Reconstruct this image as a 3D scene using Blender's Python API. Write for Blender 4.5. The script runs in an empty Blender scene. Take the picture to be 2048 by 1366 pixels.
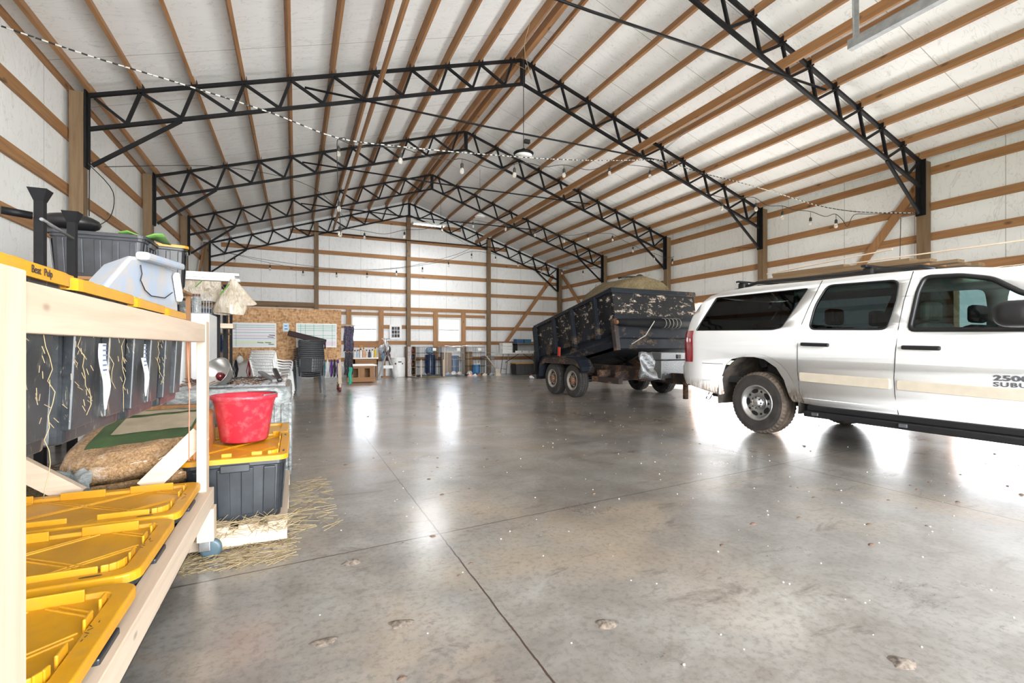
import bpy, bmesh, math, random
from mathutils import Vector, Matrix, Euler
random.seed(7)
sc = bpy.context.scene
COL = sc.collection
PI = math.pi
# ------------------------------------------------------------------ camera
TH, FPX, HZ, CH = 0.4249, 954.67, 693.45, 1.077
cam = bpy.data.cameras.new('camera'); co = bpy.data.objects.new('camera', cam); COL.objects.link(co)
co.location = (0, 0, CH); co.rotation_euler = (PI/2, 0, -TH)
cam.sensor_width = 36; cam.lens = FPX/2048*36; cam.shift_y = (HZ-683)/2048; cam.clip_start = .02; cam.clip_end = 400
sc.camera = co
# ------------------------------------------------------------------ light and exposure
sc.view_settings.view_transform = 'Standard'; sc.view_settings.look = 'None'
sc.view_settings.exposure = 1.9; sc.view_settings.gamma = 1; sc.view_settings.use_curve_mapping = False
w = bpy.data.worlds.new('sky'); sc.world = w; w.use_nodes = True
wn = w.node_tree; bg = wn.nodes['Background']
tc = wn.nodes.new('ShaderNodeTexCoord'); sep = wn.nodes.new('ShaderNodeSeparateXYZ'); cr = wn.nodes.new('ShaderNodeValToRGB')
wn.links.new(tc.outputs['Generated'], sep.inputs[0]); wn.links.new(sep.outputs['Z'], cr.inputs[0]); wn.links.new(cr.outputs[0], bg.inputs[0])
cr.color_ramp.elements[0].position = 0.0; cr.color_ramp.elements[0].color = (.95, .96, .98, 1)
cr.color_ramp.elements[1].position = .5; cr.color_ramp.elements[1].color = (.78, .87, 1, 1)
bg.inputs[1].default_value = 2.3
def portal(name, loc, rot, sx, sy, power, col=(1, 1, 1)):
    l = bpy.data.lights.new(name, 'AREA'); l.shape = 'RECTANGLE'; l.size = sx; l.size_y = sy; l.energy = power; l.color = col
    o = bpy.data.objects.new(name, l); COL.objects.link(o); o.location = loc; o.rotation_euler = rot
    return o
# daylight entering through the openings the barn has (lamps added outside the doors, and above the far windows)
portal('daylight_front_door', (2.0, -7.5, 2.6), (PI/2, 0, 0), 9.5, 5.2, 780, (.96, .98, 1))
sl = bpy.data.lights.new('sun', 'SUN'); sl.energy = 9; sl.angle = .02; sl.color = (1, .98, .95)
so = bpy.data.objects.new('sun', sl); COL.objects.link(so); so.rotation_euler = Vector((-.62, .36, -.95)).to_track_quat('-Z', 'Y').to_euler()
portal('daylight_side_door_near', (10.6, 3.3, 1.25), (PI/2, 0, PI/2), 2.0, 2.2, 12, (1, 1, 1))
portal('daylight_side_door_mid', (10.6, 6.35, 1.25), (PI/2, 0, PI/2), 2.5, 2.2, 30, (1, 1, 1))
portal('daylight_side_door_far', (10.6, 9.3, 1.2), (PI/2, 0, PI/2), 2.2, 2.1, 28, (1, 1, 1))
portal('daylight_boost_left_window', (2.23, 18.75, 2.95), (math.radians(62), 0, PI), 1.3, 1.1, 130, (.95, .98, 1))  # added lamp, out of view above the window, brightens the far floor
portal('daylight_boost_right_window', (5.36, 18.75, 2.95), (math.radians(62), 0, PI), 1.3, 1.1, 130, (.95, .98, 1))  # same added lamp above the right-hand window
# ------------------------------------------------------------------ helpers
S_, C_ = math.sin(TH), math.cos(TH)
def ray(px, py):
    u = (px-1024)/FPX
    return Vector((S_+u*C_, C_-u*S_, (HZ-py)/FPX))
O_ = Vector((0, 0, CH))
def at_z(px, py, z): r = ray(px, py); return O_+r*((z-CH)/r.z)
def at_x(px, py, x): r = ray(px, py); return O_+r*(x/r.x)
def at_y(px, py, y): r = ray(px, py); return O_+r*(y/r.y)
def at_plane(px, py, p, n):
    r = ray(px, py); n = Vector(n); return O_+r*((Vector(p)-O_).dot(n)/r.dot(n))
def at_line(px, py, a, b):
    d = Vector(b)-Vector(a); return at_plane(px, py, a, (d.y, -d.x, 0))

class MB:
    def __init__(s): s.v = []; s.f = []; s.m = []; s.sm = []
    def add(s, vs, fs, m=0, smooth=False):
        o = len(s.v); s.v += [Vector(v) for v in vs]
        for f in fs: s.f.append([i+o for i in f]); s.m.append(m); s.sm.append(smooth)
        return s
    def box(s, a, b, m=0):
        (x0, y0, z0), (x1, y1, z1) = [min(p, q) for p, q in zip(a, b)], [max(p, q) for p, q in zip(a, b)]
        return s.add([(x0, y0, z0), (x1, y0, z0), (x1, y1, z0), (x0, y1, z0), (x0, y0, z1), (x1, y0, z1), (x1, y1, z1), (x0, y1, z1)],
                     [(0, 3, 2, 1), (4, 5, 6, 7), (0, 1, 5, 4), (1, 2, 6, 5), (2, 3, 7, 6), (3, 0, 4, 7)], m)
    def bar(s, p, q, w, h=None, up=(0, 0, 1), m=0):      # w across, h along 'up'
        p, q = Vector(p), Vector(q); h = h or w; d = (q-p).normalized(); up = Vector(up)
        if abs(d.dot(up)) > .98: up = Vector((0, 1, 0)) if abs(d.y) < .9 else Vector((1, 0, 0))
        x = d.cross(up).normalized()*w/2; y = x.normalized().cross(d).normalized()*h/2
        vs = [p-x-y, p+x-y, p+x+y, p-x+y, q-x-y, q+x-y, q+x+y, q-x+y]
        return s.add(vs, [(0, 3, 2, 1), (4, 5, 6, 7), (0, 1, 5, 4), (1, 2, 6, 5), (2, 3, 7, 6), (3, 0, 4, 7)], m)
    def tube(s, pts, r, n=8, m=0, caps=True):
        pts = [Vector(p) for p in pts]; k = len(pts); rr = r if isinstance(r, (list, tuple)) else [r]*k
        base = len(s.v); ref = None
        for i, p in enumerate(pts):
            d = (pts[min(i+1, k-1)]-pts[max(i-1, 0)]).normalized()
            if ref is None:
                ref = Vector((0, 0, 1)) if abs(d.z) < .9 else Vector((1, 0, 0))
            x = d.cross(ref).normalized(); y = x.cross(d).normalized(); ref = y
            for j in range(n):
                a = 2*PI*j/n; s.v.append(p+(x*math.cos(a)+y*math.sin(a))*rr[i])
        for i in range(k-1):
            for j in range(n):
                s.f.append([base+i*n+j, base+i*n+(j+1) % n, base+(i+1)*n+(j+1) % n, base+(i+1)*n+j]); s.m.append(m); s.sm.append(True)
        if caps:
            s.f.append([base+j for j in range(n)]); s.m.append(m); s.sm.append(False)
            s.f.append([base+(k-1)*n+j for j in reversed(range(n))]); s.m.append(m); s.sm.append(False)
        return s
    def lathe(s, prof, c=(0, 0, 0), ax='z', n=32, m=0, close=False, smooth=True, a0=0, a1=2*PI):
        # prof: (radius, height along axis)
        base = len(s.v); c = Vector(c); full = abs(a1-a0-2*PI) < 1e-6; nn = n if full else n+1
        for (r, h) in prof:
            for j in range(nn):
                a = a0+(a1-a0)*j/n; x, y = r*math.cos(a), r*math.sin(a)
                s.v.append(c+(Vector((x, y, h)) if ax == 'z' else Vector((h, x, y)) if ax == 'x' else Vector((x, h, y))))
        k = len(prof)
        for i in range(k if close else k-1):
            for j in range(n):
                j2 = (j+1) % nn; i2 = (i+1) % k
                s.f.append([base+i*nn+j, base+i*nn+j2, base+i2*nn+j2, base+i2*nn+j]); s.m.append(m); s.sm.append(smooth)
        return s
    def disc(s, c, r, ax='z', n=24, m=0):
        c = Vector(c); vs = []
        for j in range(n):
            a = 2*PI*j/n; x, y = r*math.cos(a), r*math.sin(a)
            vs.append(c+(Vector((x, y, 0)) if ax == 'z' else Vector((0, x, y)) if ax == 'x' else Vector((x, 0, y))))
        return s.add(vs, [list(range(n))], m)
    def prism(s, poly, d, m=0):                          # poly: 3D points, extruded by vector d
        n = len(poly); d = Vector(d); P = [Vector(p) for p in poly]
        vs = P+[p+d for p in P]
        return s.add(vs, [list(range(n))[::-1], list(range(n, 2*n))]+[[i, (i+1) % n, (i+1) % n+n, i+n] for i in range(n)], m)
    def grid(s, rows, m=0, smooth=True, closed=False):
        base = len(s.v); nr = len(rows); nc = len(rows[0])
        for r in rows: s.v += [Vector(p) for p in r]
        for i in range(nr-1):
            for j in range(nc if closed else nc-1):
                j2 = (j+1) % nc
                s.f.append([base+i*nc+j, base+i*nc+j2, base+(i+1)*nc+j2, base+(i+1)*nc+j]); s.m.append(m); s.sm.append(smooth)
        return s
    def ball(s, c, r, n=12, m=0, k=8):
        rx, ry, rz = r if isinstance(r, (list, tuple)) else (r, r, r); rows = []
        for i in range(k+1):
            t = PI*i/k; rows.append([(c[0]+rx*math.sin(t)*math.cos(2*PI*j/n), c[1]+ry*math.sin(t)*math.sin(2*PI*j/n), c[2]+rz*math.cos(t)) for j in range(n)])
        return s.grid(rows, m, True, True)
    def move(s, M): s.v = [M @ v for v in s.v]; return s
    def build(s, name, mats, parent=None, bevel=0, smooth=False, sub=0, seg=2, fix=True):
        me = bpy.data.meshes.new(name)
        off = Vector((0, 0, 0)); p = parent
        while p is not None: off += p.location; p = p.parent
        me.from_pydata([tuple(v-off) for v in s.v], [], s.f)
        if not isinstance(mats, (list, tuple)): mats = [mats]
        for mt in mats: me.materials.append(mt)
        for i, pl in enumerate(me.polygons): pl.material_index = s.m[i]; pl.use_smooth = s.sm[i] or smooth
        if fix:
            bm = bmesh.new(); bm.from_mesh(me); bmesh.ops.remove_doubles(bm, verts=bm.verts, dist=1e-5)
            bmesh.ops.recalc_face_normals(bm, faces=bm.faces); bm.to_mesh(me); bm.free()
        o = bpy.data.objects.new(name, me); COL.objects.link(o)
        if parent: o.parent = parent
        if bevel:
            b = o.modifiers.new('bevel', 'BEVEL'); b.width = bevel; b.segments = seg; b.limit_method = 'ANGLE'; b.angle_limit = .6
        if sub:
            b = o.modifiers.new('sub', 'SUBSURF'); b.levels = sub; b.render_levels = sub
        return o
def tag(o, label, cat, group=None):
    o['label'] = label; o['category'] = cat
    if group: o['group'] = group
    return o
def thing(name, label, cat, loc=(0, 0, 0), group=None):
    o = bpy.data.objects.new(name, None); COL.objects.link(o); o.location = loc; o.empty_display_size = .1
    return tag(o, label, cat, group)
def struct(o): o['kind'] = 'structure'; return o
def stuff(o): o['kind'] = 'stuff'; return o
def dup(root, loc, rot=None, label=None):
    def cp(o, par):
        c = o.copy(); COL.objects.link(c); c.parent = par
        for ch in [x for x in kids.get(o.name, [])]: cp(ch, c)
        return c
    kids = {}
    for x in list(COL.objects):
        if x.parent: kids.setdefault(x.parent.name, []).append(x)
    r = cp(root, None); r.location = loc
    if rot is not None: r.rotation_euler = rot
    if label: r['label'] = label
    return r
ORD = ['first', 'second', 'third', 'fourth', 'fifth', 'sixth', 'seventh', 'eighth', 'ninth', 'tenth', 'eleventh', 'twelfth']
# ------------------------------------------------------------------ materials
class NT:
    def __init__(s, name, rough=.6, metal=0, spec=.5):
        s.m = bpy.data.materials.new(name); s.m.use_nodes = True; s.t = s.m.node_tree; s.b = s.t.nodes['Principled BSDF']
        s.b.inputs['Roughness'].default_value = rough; s.b.inputs['Metallic'].default_value = metal; s.b.inputs['Specular IOR Level'].default_value = spec
        s.tc = s.t.nodes.new('ShaderNodeTexCoord')
    def n(s, t, **k):
        x = s.t.nodes.new(t)
        for a, b in k.items(): setattr(x, a, b)
        return x
    def l(s, a, b): s.t.links.new(a, b)
    def mapping(s, scale=(1, 1, 1), src='Object', loc=(0, 0, 0), rot=(0, 0, 0), rnd=False):
        mp = s.n('ShaderNodeMapping'); mp.inputs['Scale'].default_value = scale; mp.inputs['Rotation'].default_value = rot; mp.inputs['Location'].default_value = loc
        s.l(s.tc.outputs[src], mp.inputs[0])
        if rnd:
            oi = s.n('ShaderNodeObjectInfo'); mu = s.n('ShaderNodeMath', operation='MULTIPLY'); mu.inputs[1].default_value = 37
            s.l(oi.outputs['Random'], mu.inputs[0]); cb = s.n('ShaderNodeCombineXYZ')
            for i in range(3): s.l(mu.outputs[0], cb.inputs[i])
            s.l(cb.outputs[0], mp.inputs['Location'])
        return mp.outputs[0]
    def noise(s, vec, scale, detail=4, rough=.55, dist=0):
        x = s.n('ShaderNodeTexNoise'); x.inputs['Scale'].default_value = scale; x.inputs['Detail'].default_value = detail
        x.inputs['Roughness'].default_value = rough; x.inputs['Distortion'].default_value = dist; s.l(vec, x.inputs['Vector']); return x.outputs['Fac']
    def ramp(s, fac, stops):
        x = s.n('ShaderNodeValToRGB'); e = x.color_ramp.elements
        while len(e) < len(stops): e.new(.5)
        for i, (p, c) in enumerate(stops):
            e[i].position = p; e[i].color = (*(c if isinstance(c, (tuple, list)) else (c, c, c)), 1)
        s.l(fac, x.inputs[0]); return x.outputs[0]
    def mix(s, fac, a, b, mode='MIX'):
        x = s.n('ShaderNodeMix', data_type='RGBA', blend_type=mode)
        for sock, v in ((x.inputs[0], fac), (x.inputs[6], a), (x.inputs[7], b)):
            if hasattr(v, 'links'): s.l(v, sock)
            elif isinstance(v, (tuple, list)): sock.default_value = (*v, 1)
            else: sock.default_value = v
        return x.outputs[2]
    def math(s, op, a, b=0, c=None):
        x = s.n('ShaderNodeMath', operation=op)
        for i, v in enumerate((a, b) if c is None else (a, b, c)):
            if hasattr(v, 'links'): s.l(v, x.inputs[i])
            else: x.inputs[i].default_value = v
        return x.outputs[0]
    def col(s, v):
        if hasattr(v, 'links'): s.l(v, s.b.inputs['Base Color'])
        else: s.b.inputs['Base Color'].default_value = (*v, 1)
        return s
    def rough(s, v): s.l(v, s.b.inputs['Roughness']); return s
    def bump(s, h, strength=.3, dist=.01):
        x = s.n('ShaderNodeBump'); x.inputs['Strength'].default_value = strength; x.inputs['Distance'].default_value = dist
        s.l(h, x.inputs['Height']); s.l(x.outputs[0], s.b.inputs['Normal']); return s
def plain(name, c, rough=.5, metal=0, var=.12, scale=12, spec=.5, bump=0):
    t = NT(name, rough, metal, spec); v = t.mapping()
    n = t.noise(v, scale, 4); t.col(t.mix(t.ramp(n, [(.3, 0.), (.7, 1.)]), tuple(x*(1-var) for x in c), tuple(min(1, x*(1+var)) for x in c)))
    if bump: t.bump(n, bump, .01)
    return t.m
def wood(name, light, dark, axis='y', knots=True, rough=.65, grain=1.0, kn=2.2):
    t = NT(name, rough); k = {'x': (.06, 1, 1), 'y': (1, .06, 1), 'z': (1, 1, .06)}[axis]
    v = t.mapping(k, rnd=True); n1 = t.noise(v, 26*grain, 5, .6, .6)
    c = t.ramp(n1, [(.3, dark), (.5, tuple((a+b)/2 for a, b in zip(light, dark))), (.72, light)])
    v3 = t.mapping(k, rnd=True); n3 = t.noise(v3, 3, 2)
    c = t.mix(t.ramp(n3, [(.35, 0.), (.65, .45)]), c, tuple(x*.72 for x in light))
    if knots:
        k2 = {'x': (.9, 1.8, 1.8), 'y': (1.8, .9, 1.8), 'z': (1.8, 1.8, .9)}[axis]
        v2 = t.mapping(k2, rnd=True); vo = t.n('ShaderNodeTexVoronoi'); vo.inputs['Scale'].default_value = 2.6; t.l(v2, vo.inputs['Vector'])
        c = t.mix(t.ramp(vo.outputs['Distance'], [(.0, .9), (.045*kn, .55), (.07*kn, 0.)]), c, tuple(x*.28 for x in dark))
    t.col(c); t.bump(n1, .15, .004); return t.m
M = {}
for ax in 'xyz':
    M['pine_'+ax] = wood('pine_lumber_'+ax, (.43, .225, .095), (.25, .115, .045), ax)      # orange girts and purlins
    M['post_'+ax] = wood('treated_post_'+ax, (.24, .155, .08), (.13, .08, .04), ax)
    M['fir_'+ax] = wood('pale_fir_'+ax, (.68, .55, .42), (.54, .41, .29), ax, rough=.6, kn=.9)
M['steel_black'] = plain('black_painted_steel', (.006, .006, .007), .55, .0, .3, 20, spec=.25)
M['steel'] = plain('galvanised_steel', (.26, .265, .27), .5, .6, .15, 20)
M['zinc'] = plain('bright_zinc', (.7, .71, .72), .25, 1, .08)
M['black'] = plain('black_plastic', (.012, .012, .013), .4)
M['grey_plastic'] = plain('grey_plastic', (.09, .092, .1), .45)
M['darkgrey'] = plain('dark_grey_plastic', (.05, .052, .06), .4, 0, .25, 9)
M['white'] = plain('white_plastic', (.82, .82, .80), .4, 0, .05)
M['white_metal'] = plain('white_metal', (.75, .76, .76), .35, 0, .05)
M['cord'] = plain('dark_cord', (.03, .028, .025), .7)
M['rust'] = plain('rust', (.16, .07, .035), .85, 0, .4, 9)
def insulation(name, axis_line, u_scale):
    # white scrim sheet with thin seams at right angles to the lumber, dust stains and slack wrinkles, their shade drawn as grey lines in the colour
    t = NT(name, .55, 0, .3); v = t.mapping()
    n = t.noise(v, .9, 5, .6); st = t.noise(t.mapping((1, 1, 1), loc=(5, 3, 1)), 3.3, 6, .7, 1.5)
    c = t.mix(t.ramp(n, [(.3, 0.), (.75, 1.)]), (.80, .805, .80), (.88, .885, .885))
    c = t.mix(t.ramp(st, [(.0, 0.), (.62, 0.), (.80, .5)]), c, (.46, .40, .31))
    sp = t.n('ShaderNodeSeparateXYZ'); t.l(t.tc.outputs['Object'], sp.inputs[0])
    a = t.math('FRACT', t.math('DIVIDE', sp.outputs[axis_line], u_scale))
    line = t.math('LESS_THAN', a, .008)
    wr = t.n('ShaderNodeTexNoise'); wr.inputs['Scale'].default_value = 2.6; wr.inputs['Detail'].default_value = 3; wr.inputs['Distortion'].default_value = 2.5; t.l(t.mapping((.5, 1.6, .5) if axis_line == 1 else (1.6, .5, .5), loc=(7, 1, 2)), wr.inputs['Vector'])
    crease_shade = t.ramp(t.math('ABSOLUTE', t.math('SUBTRACT', wr.outputs['Fac'], .5)), [(.0, .38), (.006, .2), (.014, 0.)])
    c = t.mix(crease_shade, c, (.42, .40, .36))
    c = t.mix(t.math('MULTIPLY', line, .75), c, (.25, .24, .22)); t.col(c)
    wv = t.n('ShaderNodeTexWave'); wv.inputs['Scale'].default_value = 2.2; wv.inputs['Distortion'].default_value = 2; wv.inputs['Detail'].default_value = 2
    wv.bands_direction = 'XYZ'[axis_line]; t.l(t.tc.outputs['Object'], wv.inputs['Vector'])
    t.bump(t.math('ADD', t.math('MULTIPLY', wv.outputs['Fac'], .25), n), .12, .05); return t.m
M['insul_roof'] = insulation('insulation_roof', 1, 1.22)
M['insul_side'] = insulation('insulation_side_wall', 1, 1.22)
M['insul_end'] = insulation('insulation_end_wall', 0, 1.05)
def concrete():
    t = NT('concrete_slab', .3, 0, .5); v = t.mapping()
    big = t.noise(v, .55, 6, .62, .3); mid = t.noise(t.mapping(loc=(9, 2, 0)), 2.2, 7, .68, .5); fine = t.noise(v, 34, 6, .7)
    c = t.ramp(big, [(.3, (.17, .157, .139)), (.5, (.27, .25, .222)), (.68, (.39, .365, .325))])
    c = t.mix(t.ramp(mid, [(.40, 0.), (.62, .6)]), c, (.135, .11, .088))
    tan = t.noise(t.mapping(loc=(3, 7, 0)), .8, 5, .6, .4)
    c = t.mix(t.ramp(tan, [(.50, 0.), (.66, .6)]), c, (.40, .30, .20))
    c = t.mix(t.ramp(fine, [(.36, .42), (.52, 0.)]), c, (.075, .065, .055))
    # streaks of tracked mud along the drive
    stk = t.noise(t.mapping((1.2, 3.4, 1), loc=(1, 4, 0)), 1.6, 6, .75, .6)
    c = t.mix(t.ramp(stk, [(.57, 0.), (.68, .75)]), c, (.085, .055, .04))
    sp = t.n('ShaderNodeSeparateXYZ'); t.l(t.tc.outputs['Object'], sp.inputs[0]); X, Y = sp.outputs[0], sp.outputs[1]
    wob = t.math('MULTIPLY', t.math('SUBTRACT', t.noise(v, 14, 3), .5), .012)
    tot = None
    def line(expr, wdt):
        return t.math('LESS_THAN', t.math('ABSOLUTE', t.math('ADD', expr, wob)), wdt)
    ls = [line(t.math('SUBTRACT', X, .753), .004), line(t.math('SUBTRACT', X, 4.08), .006), line(t.math('SUBTRACT', X, 7.4), .006)]
    for y0 in (2.61, 7.25, 11.9):      # cross joints, cut slightly out of square
        ls.append(line(t.math('SUBTRACT', t.math('SUBTRACT', Y, t.math('MULTIPLY', X, .09)), y0), .005))
    for q in ls: tot = q if tot is None else t.math('MAXIMUM', tot, q)
    c = t.mix(tot, c, (.05, .028, .02)); t.col(c)
    r = t.ramp(t.noise(t.mapping(loc=(4, 4, 0)), 1.3, 6, .65), [(.3, .22), (.7, .5)]); t.rough(r)
    t.b.inputs['Coat Weight'].default_value = 1; t.b.inputs['Coat Roughness'].default_value = .22; t.b.inputs['Coat IOR'].default_value = 1.55
    t.bump(t.math('ADD', t.math('MULTIPLY', big, .6), t.math('SUBTRACT', t.math('MULTIPLY', fine, .04), tot)), .12, .02); return t.m
M['concrete'] = concrete()
# ------------------------------------------------------------------ the building
XL, XR, XC = -2.443, 10.008, 3.783
ZE, ZP = 4.355, 6.353
SL = (ZP-ZE)/(XC-XL)
TY = [4.693+3.2*i for i in range(5)]      # the five trusses in view
YF, YB = -1.75, 17.72                     # front and far walls
XLW, XRW = -2.68, 10.24
def zroof(x): return ZP-SL*abs(x-XC)      # top of the truss chord
struct(MB().box((-2.9, YF-.2, -.25), (10.45, YB+.2, 0)).build('floor', M['concrete']))
grass = plain('grass_field', (.30, .36, .16), .9, 0, .3, 3)
gravel = plain('pale_gravel', (.42, .40, .36), .9, 0, .25, 8)
struct(MB().box((-60, -60, -.6), (-2.9, 90, -.27)).box((10.46, -60, -.6), (70, 90, -.27)).box((-2.9, 17.93, -.6), (10.46, 90, -.27)).build('ground', grass))
struct(MB().box((-2.9, -60, -.2), (10.46, YF-.21, -.02)).box((10.46, -20, -.2), (26, 14, -.02)).build('yard', gravel))
def wall(name, boxes, mat):
    m = MB()
    for a, b in boxes: m.box(a, b)
    return struct(m.build(name, mat))
wall('wall_left', [((XLW-.12, YF, 0), (XLW, YB, 4.62))], M['insul_side'])
SD = [(2.3, 4.35, 2.35), (5.0, 7.6, 2.38), (8.2, 10.25, 2.3)]     # side doorways: y0, y1, top
bx = [((XRW, YF, 2.38), (XRW+.12, YB, 4.62))]; y = YF
for a, b, h in SD:
    bx.append(((XRW, y, 0), (XRW+.12, a, 2.38)));
    if h < 2.38: bx.append(((XRW, a, h), (XRW+.12, b, 2.38)))
    y = b
bx.append(((XRW, y, 0), (XRW+.12, YB, 2.38)))
wall('wall_right', bx, M['insul_side'])
W1 = (1.80, 2.67, 1.22, 2.15); W2 = (4.93, 5.80, 1.25, 2.15)
def gable(name, yy, holes, mat):
    m = MB(); T = .12; n = 40; xs = sorted(set([XLW+(XRW-XLW)*i/n for i in range(n+1)]+[XC]+[h[0] for h in holes]+[h[1] for h in holes]))
    for a, b in zip(xs[:-1], xs[1:]):
        za, zb = zroof(a)+.2, zroof(b)+.2; spans = [(0, None)]
        for h in holes:
            if a >= h[0]-1e-6 and b <= h[1]+1e-6: spans = ([(0, h[2])] if h[2] > 0 else [])+[(h[3], None)]
        for lo, hi in spans:
            ta, tb = (za, zb) if hi is None else (hi, hi)
            m.prism([(a, yy, lo), (b, yy, lo), (b, yy, tb), (a, yy, ta)], (0, T, 0))
    return struct(m.build(name, mat))
gable('wall_back', YB, [W1, W2], M['insul_end'])
gable('wall_front', YF-.12, [(-.8, 4.8, 0, 3.8)], M['insul_end'])
m = MB()
for s in (-1, 1):
    xe = XLW-.3 if s < 0 else XRW+.3; z0, z1 = zroof(xe)+.14, ZP+.14
    m.prism([(xe, YF-.4, z0), (XC, YF-.4, z1), (XC, YF-.4, z1+.12), (xe, YF-.4, z0+.12)], (0, YB-YF+.8, 0))
struct(m.build('ceiling', M['insul_roof']))
# purlins: each a 2x6 lying between two trusses
PX = [.21+.608*k for k in range(10)]
BAY = [(YF, TY[0])]+[(TY[i], TY[i+1]) for i in range(4)]
BN = ['nearest bay', 'second bay from the camera', 'middle bay', 'fourth bay from the camera', 'bay at the far wall']
cosr = 1/math.hypot(1, SL)
for side, sn in ((-1, 'left'), (1, 'right')):
    for k, dx in enumerate(PX+[6.2]):
        for b, (y0, y1) in enumerate(BAY):
            if b == 0 and side < 0 and k > 9: y0 = 1.0
            x = XC+side*dx; z = zroof(x)
            nrm = Vector((side*SL, 0, 1)).normalized(); c = Vector((x, 0, z))+nrm*.067
            j = random.uniform(-.008, .008)
            o = MB().bar(c+Vector((j, y0+.012, 0)), c+Vector((j, y1-.012, 0)), .040, .132, up=nrm).build('purlin', M['pine_y'])
            where = 'pine eave purlin on the %s' % sn if k == 10 else '%s pine roof purlin %s of the ridge' % (ORD[k], sn)
            tag(o, '%s, %s' % (where, BN[b]), 'purlin', 'roof purlins')
# wide ridge boards
for b, (y0, y1) in enumerate(BAY):
    o = MB().box((XC-.045, y0+.01, ZP-.02), (XC+.045, y1-.01, ZP+.13)).build('ridge_board', M['pine_y'])
    tag(o, 'wide pine ridge board at the peak, '+BN[b], 'ridge board', 'ridge boards')
# long bracing boards that rest on the bottom chords, left and right of the ridge
for side, x, sn in ((-1, 1.18, 'left'), (1, 6.40, 'right')):
    z = zroof(x)-.46+.10
    o = MB().box((x-.019, 1.5, z-.07), (x+.019, 17.6, z+.07)).build('bracing_board', M['pine_y'])
    tag(o, 'long pine bracing board running through all the trusses, %s of the ridge' % sn, 'bracing board')
# trusses
def truss(i, y):
    label = ['black steel roof truss nearest the camera, its left half out of view', 'second black steel truss, with the highest peak in view',
             'third black steel truss from the camera, behind the round lamp', 'fourth black steel truss from the camera', 'black steel truss standing against the far wall'][i]
    t = thing('roof_truss', label, 'truss', (XC, y, ZE), 'black steel roof trusses'); S = M['steel_black']; D = .46
    for s in (-1, 1):
        e = XL if s < 0 else XR
        MB().bar((e, y, ZE-.025), (XC, y, ZP-.025), .05, .044).build('top_chord', S, t)
        MB().bar((e, y, ZE-D), (XC, y, ZP-D), .05, .044).build('bottom_chord', S, t)
        m = MB(); m.box((e-.01+s*.02, y-.075, ZE-.97), (e+.01+s*.02, y+.075, ZE+.02)); m.box((e-.015, y-.006, ZE-.97), (e+.015, y+.006, ZE-.02))
        m.build('end_plate', S, t)
        MB().bar((e+s*-.03, y, ZE-.93), (XC+s*(5.228+.0), y, zroof(XC+s*5.228)-D-.02), .042, .042).build('knee_brace', S, t)
        xs = [XC+s*(d) for d in PX]+[e]
        for k, xp in enumerate(xs):
            if k < 10:
                xb = xp+s*.15; zt = zroof(xp)-.04; zb = zroof(xb)-D+.02
                MB().bar((xp, y, zt), (xb, y, zb), .038, .038).build('web_strut', S, t)
                if k+1 < len(PX)+0:
                    xb2 = xs[k+1]+s*.15
                    MB().bar((xs[k+1] , y, zroof(xs[k+1])-.04), (xp+s*.15, y, zb), .038, .038).build('web_strut', S, t)
            else:
                MB().bar((e-s*.06, y, ZE-.05), (xs[9]+s*.15, y, zroof(xs[9]+s*.15)-D+.02), .034, .034).build('web_strut', S, t)
        cl = MB()
        for xp in xs[:10]:
            for d in (-.03, .03): cl.box((xp+d-.003, y-.05, zroof(xp)-.02), (xp+d+.003, y+.05, zroof(xp)+.055))
        cl.build('purlin_clips', S, t)
    MB().bar((XC, y, ZP-.02), (XC, y, ZP-D), .075, .06).build('king_post', S, t)
    zt = 4.99
    MB().tube([(.12, y-.04, zt), (3.1, y-.04, zt-.035), (7.35, y-.04, zt)], .017, 8).build('tie_rod', M['steel_black'], t)
    return t
for i, y in enumerate(TY): truss(i, y)
# posts
PW = .075
for side, x0, x1, sn in ((-1, XL-.18, XL-.035, 'left'), (1, XR+.035, XR+.18, 'right')):
    for i, y in enumerate(TY):
        if side < 0 and i == 0: continue
        o = MB().box((x0, y-PW, 0), (x1, y+PW, ZE-.02)).build('wall_post', M['post_z'], bevel=.004)
        w_ = {0: 'nearest the camera, behind the white suv', 1: 'under the second truss', 2: 'under the third truss', 3: 'under the fourth truss', 4: 'in the far corner'}[i]
        if side < 0: w_ = w_.replace(', behind the white suv', '')
        tag(o, 'treated wooden post of the %s wall, %s' % (sn, w_), 'post', 'wall posts')
for x, lb in ((.63, 'left, above the whiteboard panel'), (3.76, 'tallest, in the middle between the two windows'), (6.92, 'right of the right-hand window')):
    o = MB().box((x-.07, YB-.26, 0), (x+.07, YB-.13, zroof(x)-.05 if x != 3.76 else ZP-.5)).build('wall_post', M['post_z'], bevel=.004)
    tag(o, 'brown treated post of the far wall, '+lb, 'post', 'wall posts')
# girts (horizontal boards) of the walls
def girt(a, b, label):
    o = MB().box(a, b).build('wall_girt', M['pine_x'] if abs(a[0]-b[0]) > 1 or abs(b[1]-a[1]) < .6 else M['pine_y']); return tag(o, label, 'girt', 'wall girts')
LG = [4.43, 3.79, 3.08, 2.44, 1.82, 1.2, .6]
for b in range(5):
    y0, y1 = BAY[b]
    for k, z in enumerate(LG):
        if b == 0: y0 = 2.0
        girt((XLW+.003, y0+.005, z-.068), (XLW+.042, y1-.005, z+.068), '%s pine girt down the left wall, %s' % (ORD[k], BN[b]))
RG = [4.18, 3.55, 3.02, 2.42, 1.78, 1.15, .55]
for b in range(5):
    y0, y1 = BAY[b]
    for k, z in enumerate(RG):
        if z < 2.38 and b in (0, 1, 2): continue
        girt((XRW-.042, y0+.005, z-.068), (XRW-.003, y1-.005, z+.068), '%s pine girt down the right wall, %s' % (ORD[k], BN[b]))
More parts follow.
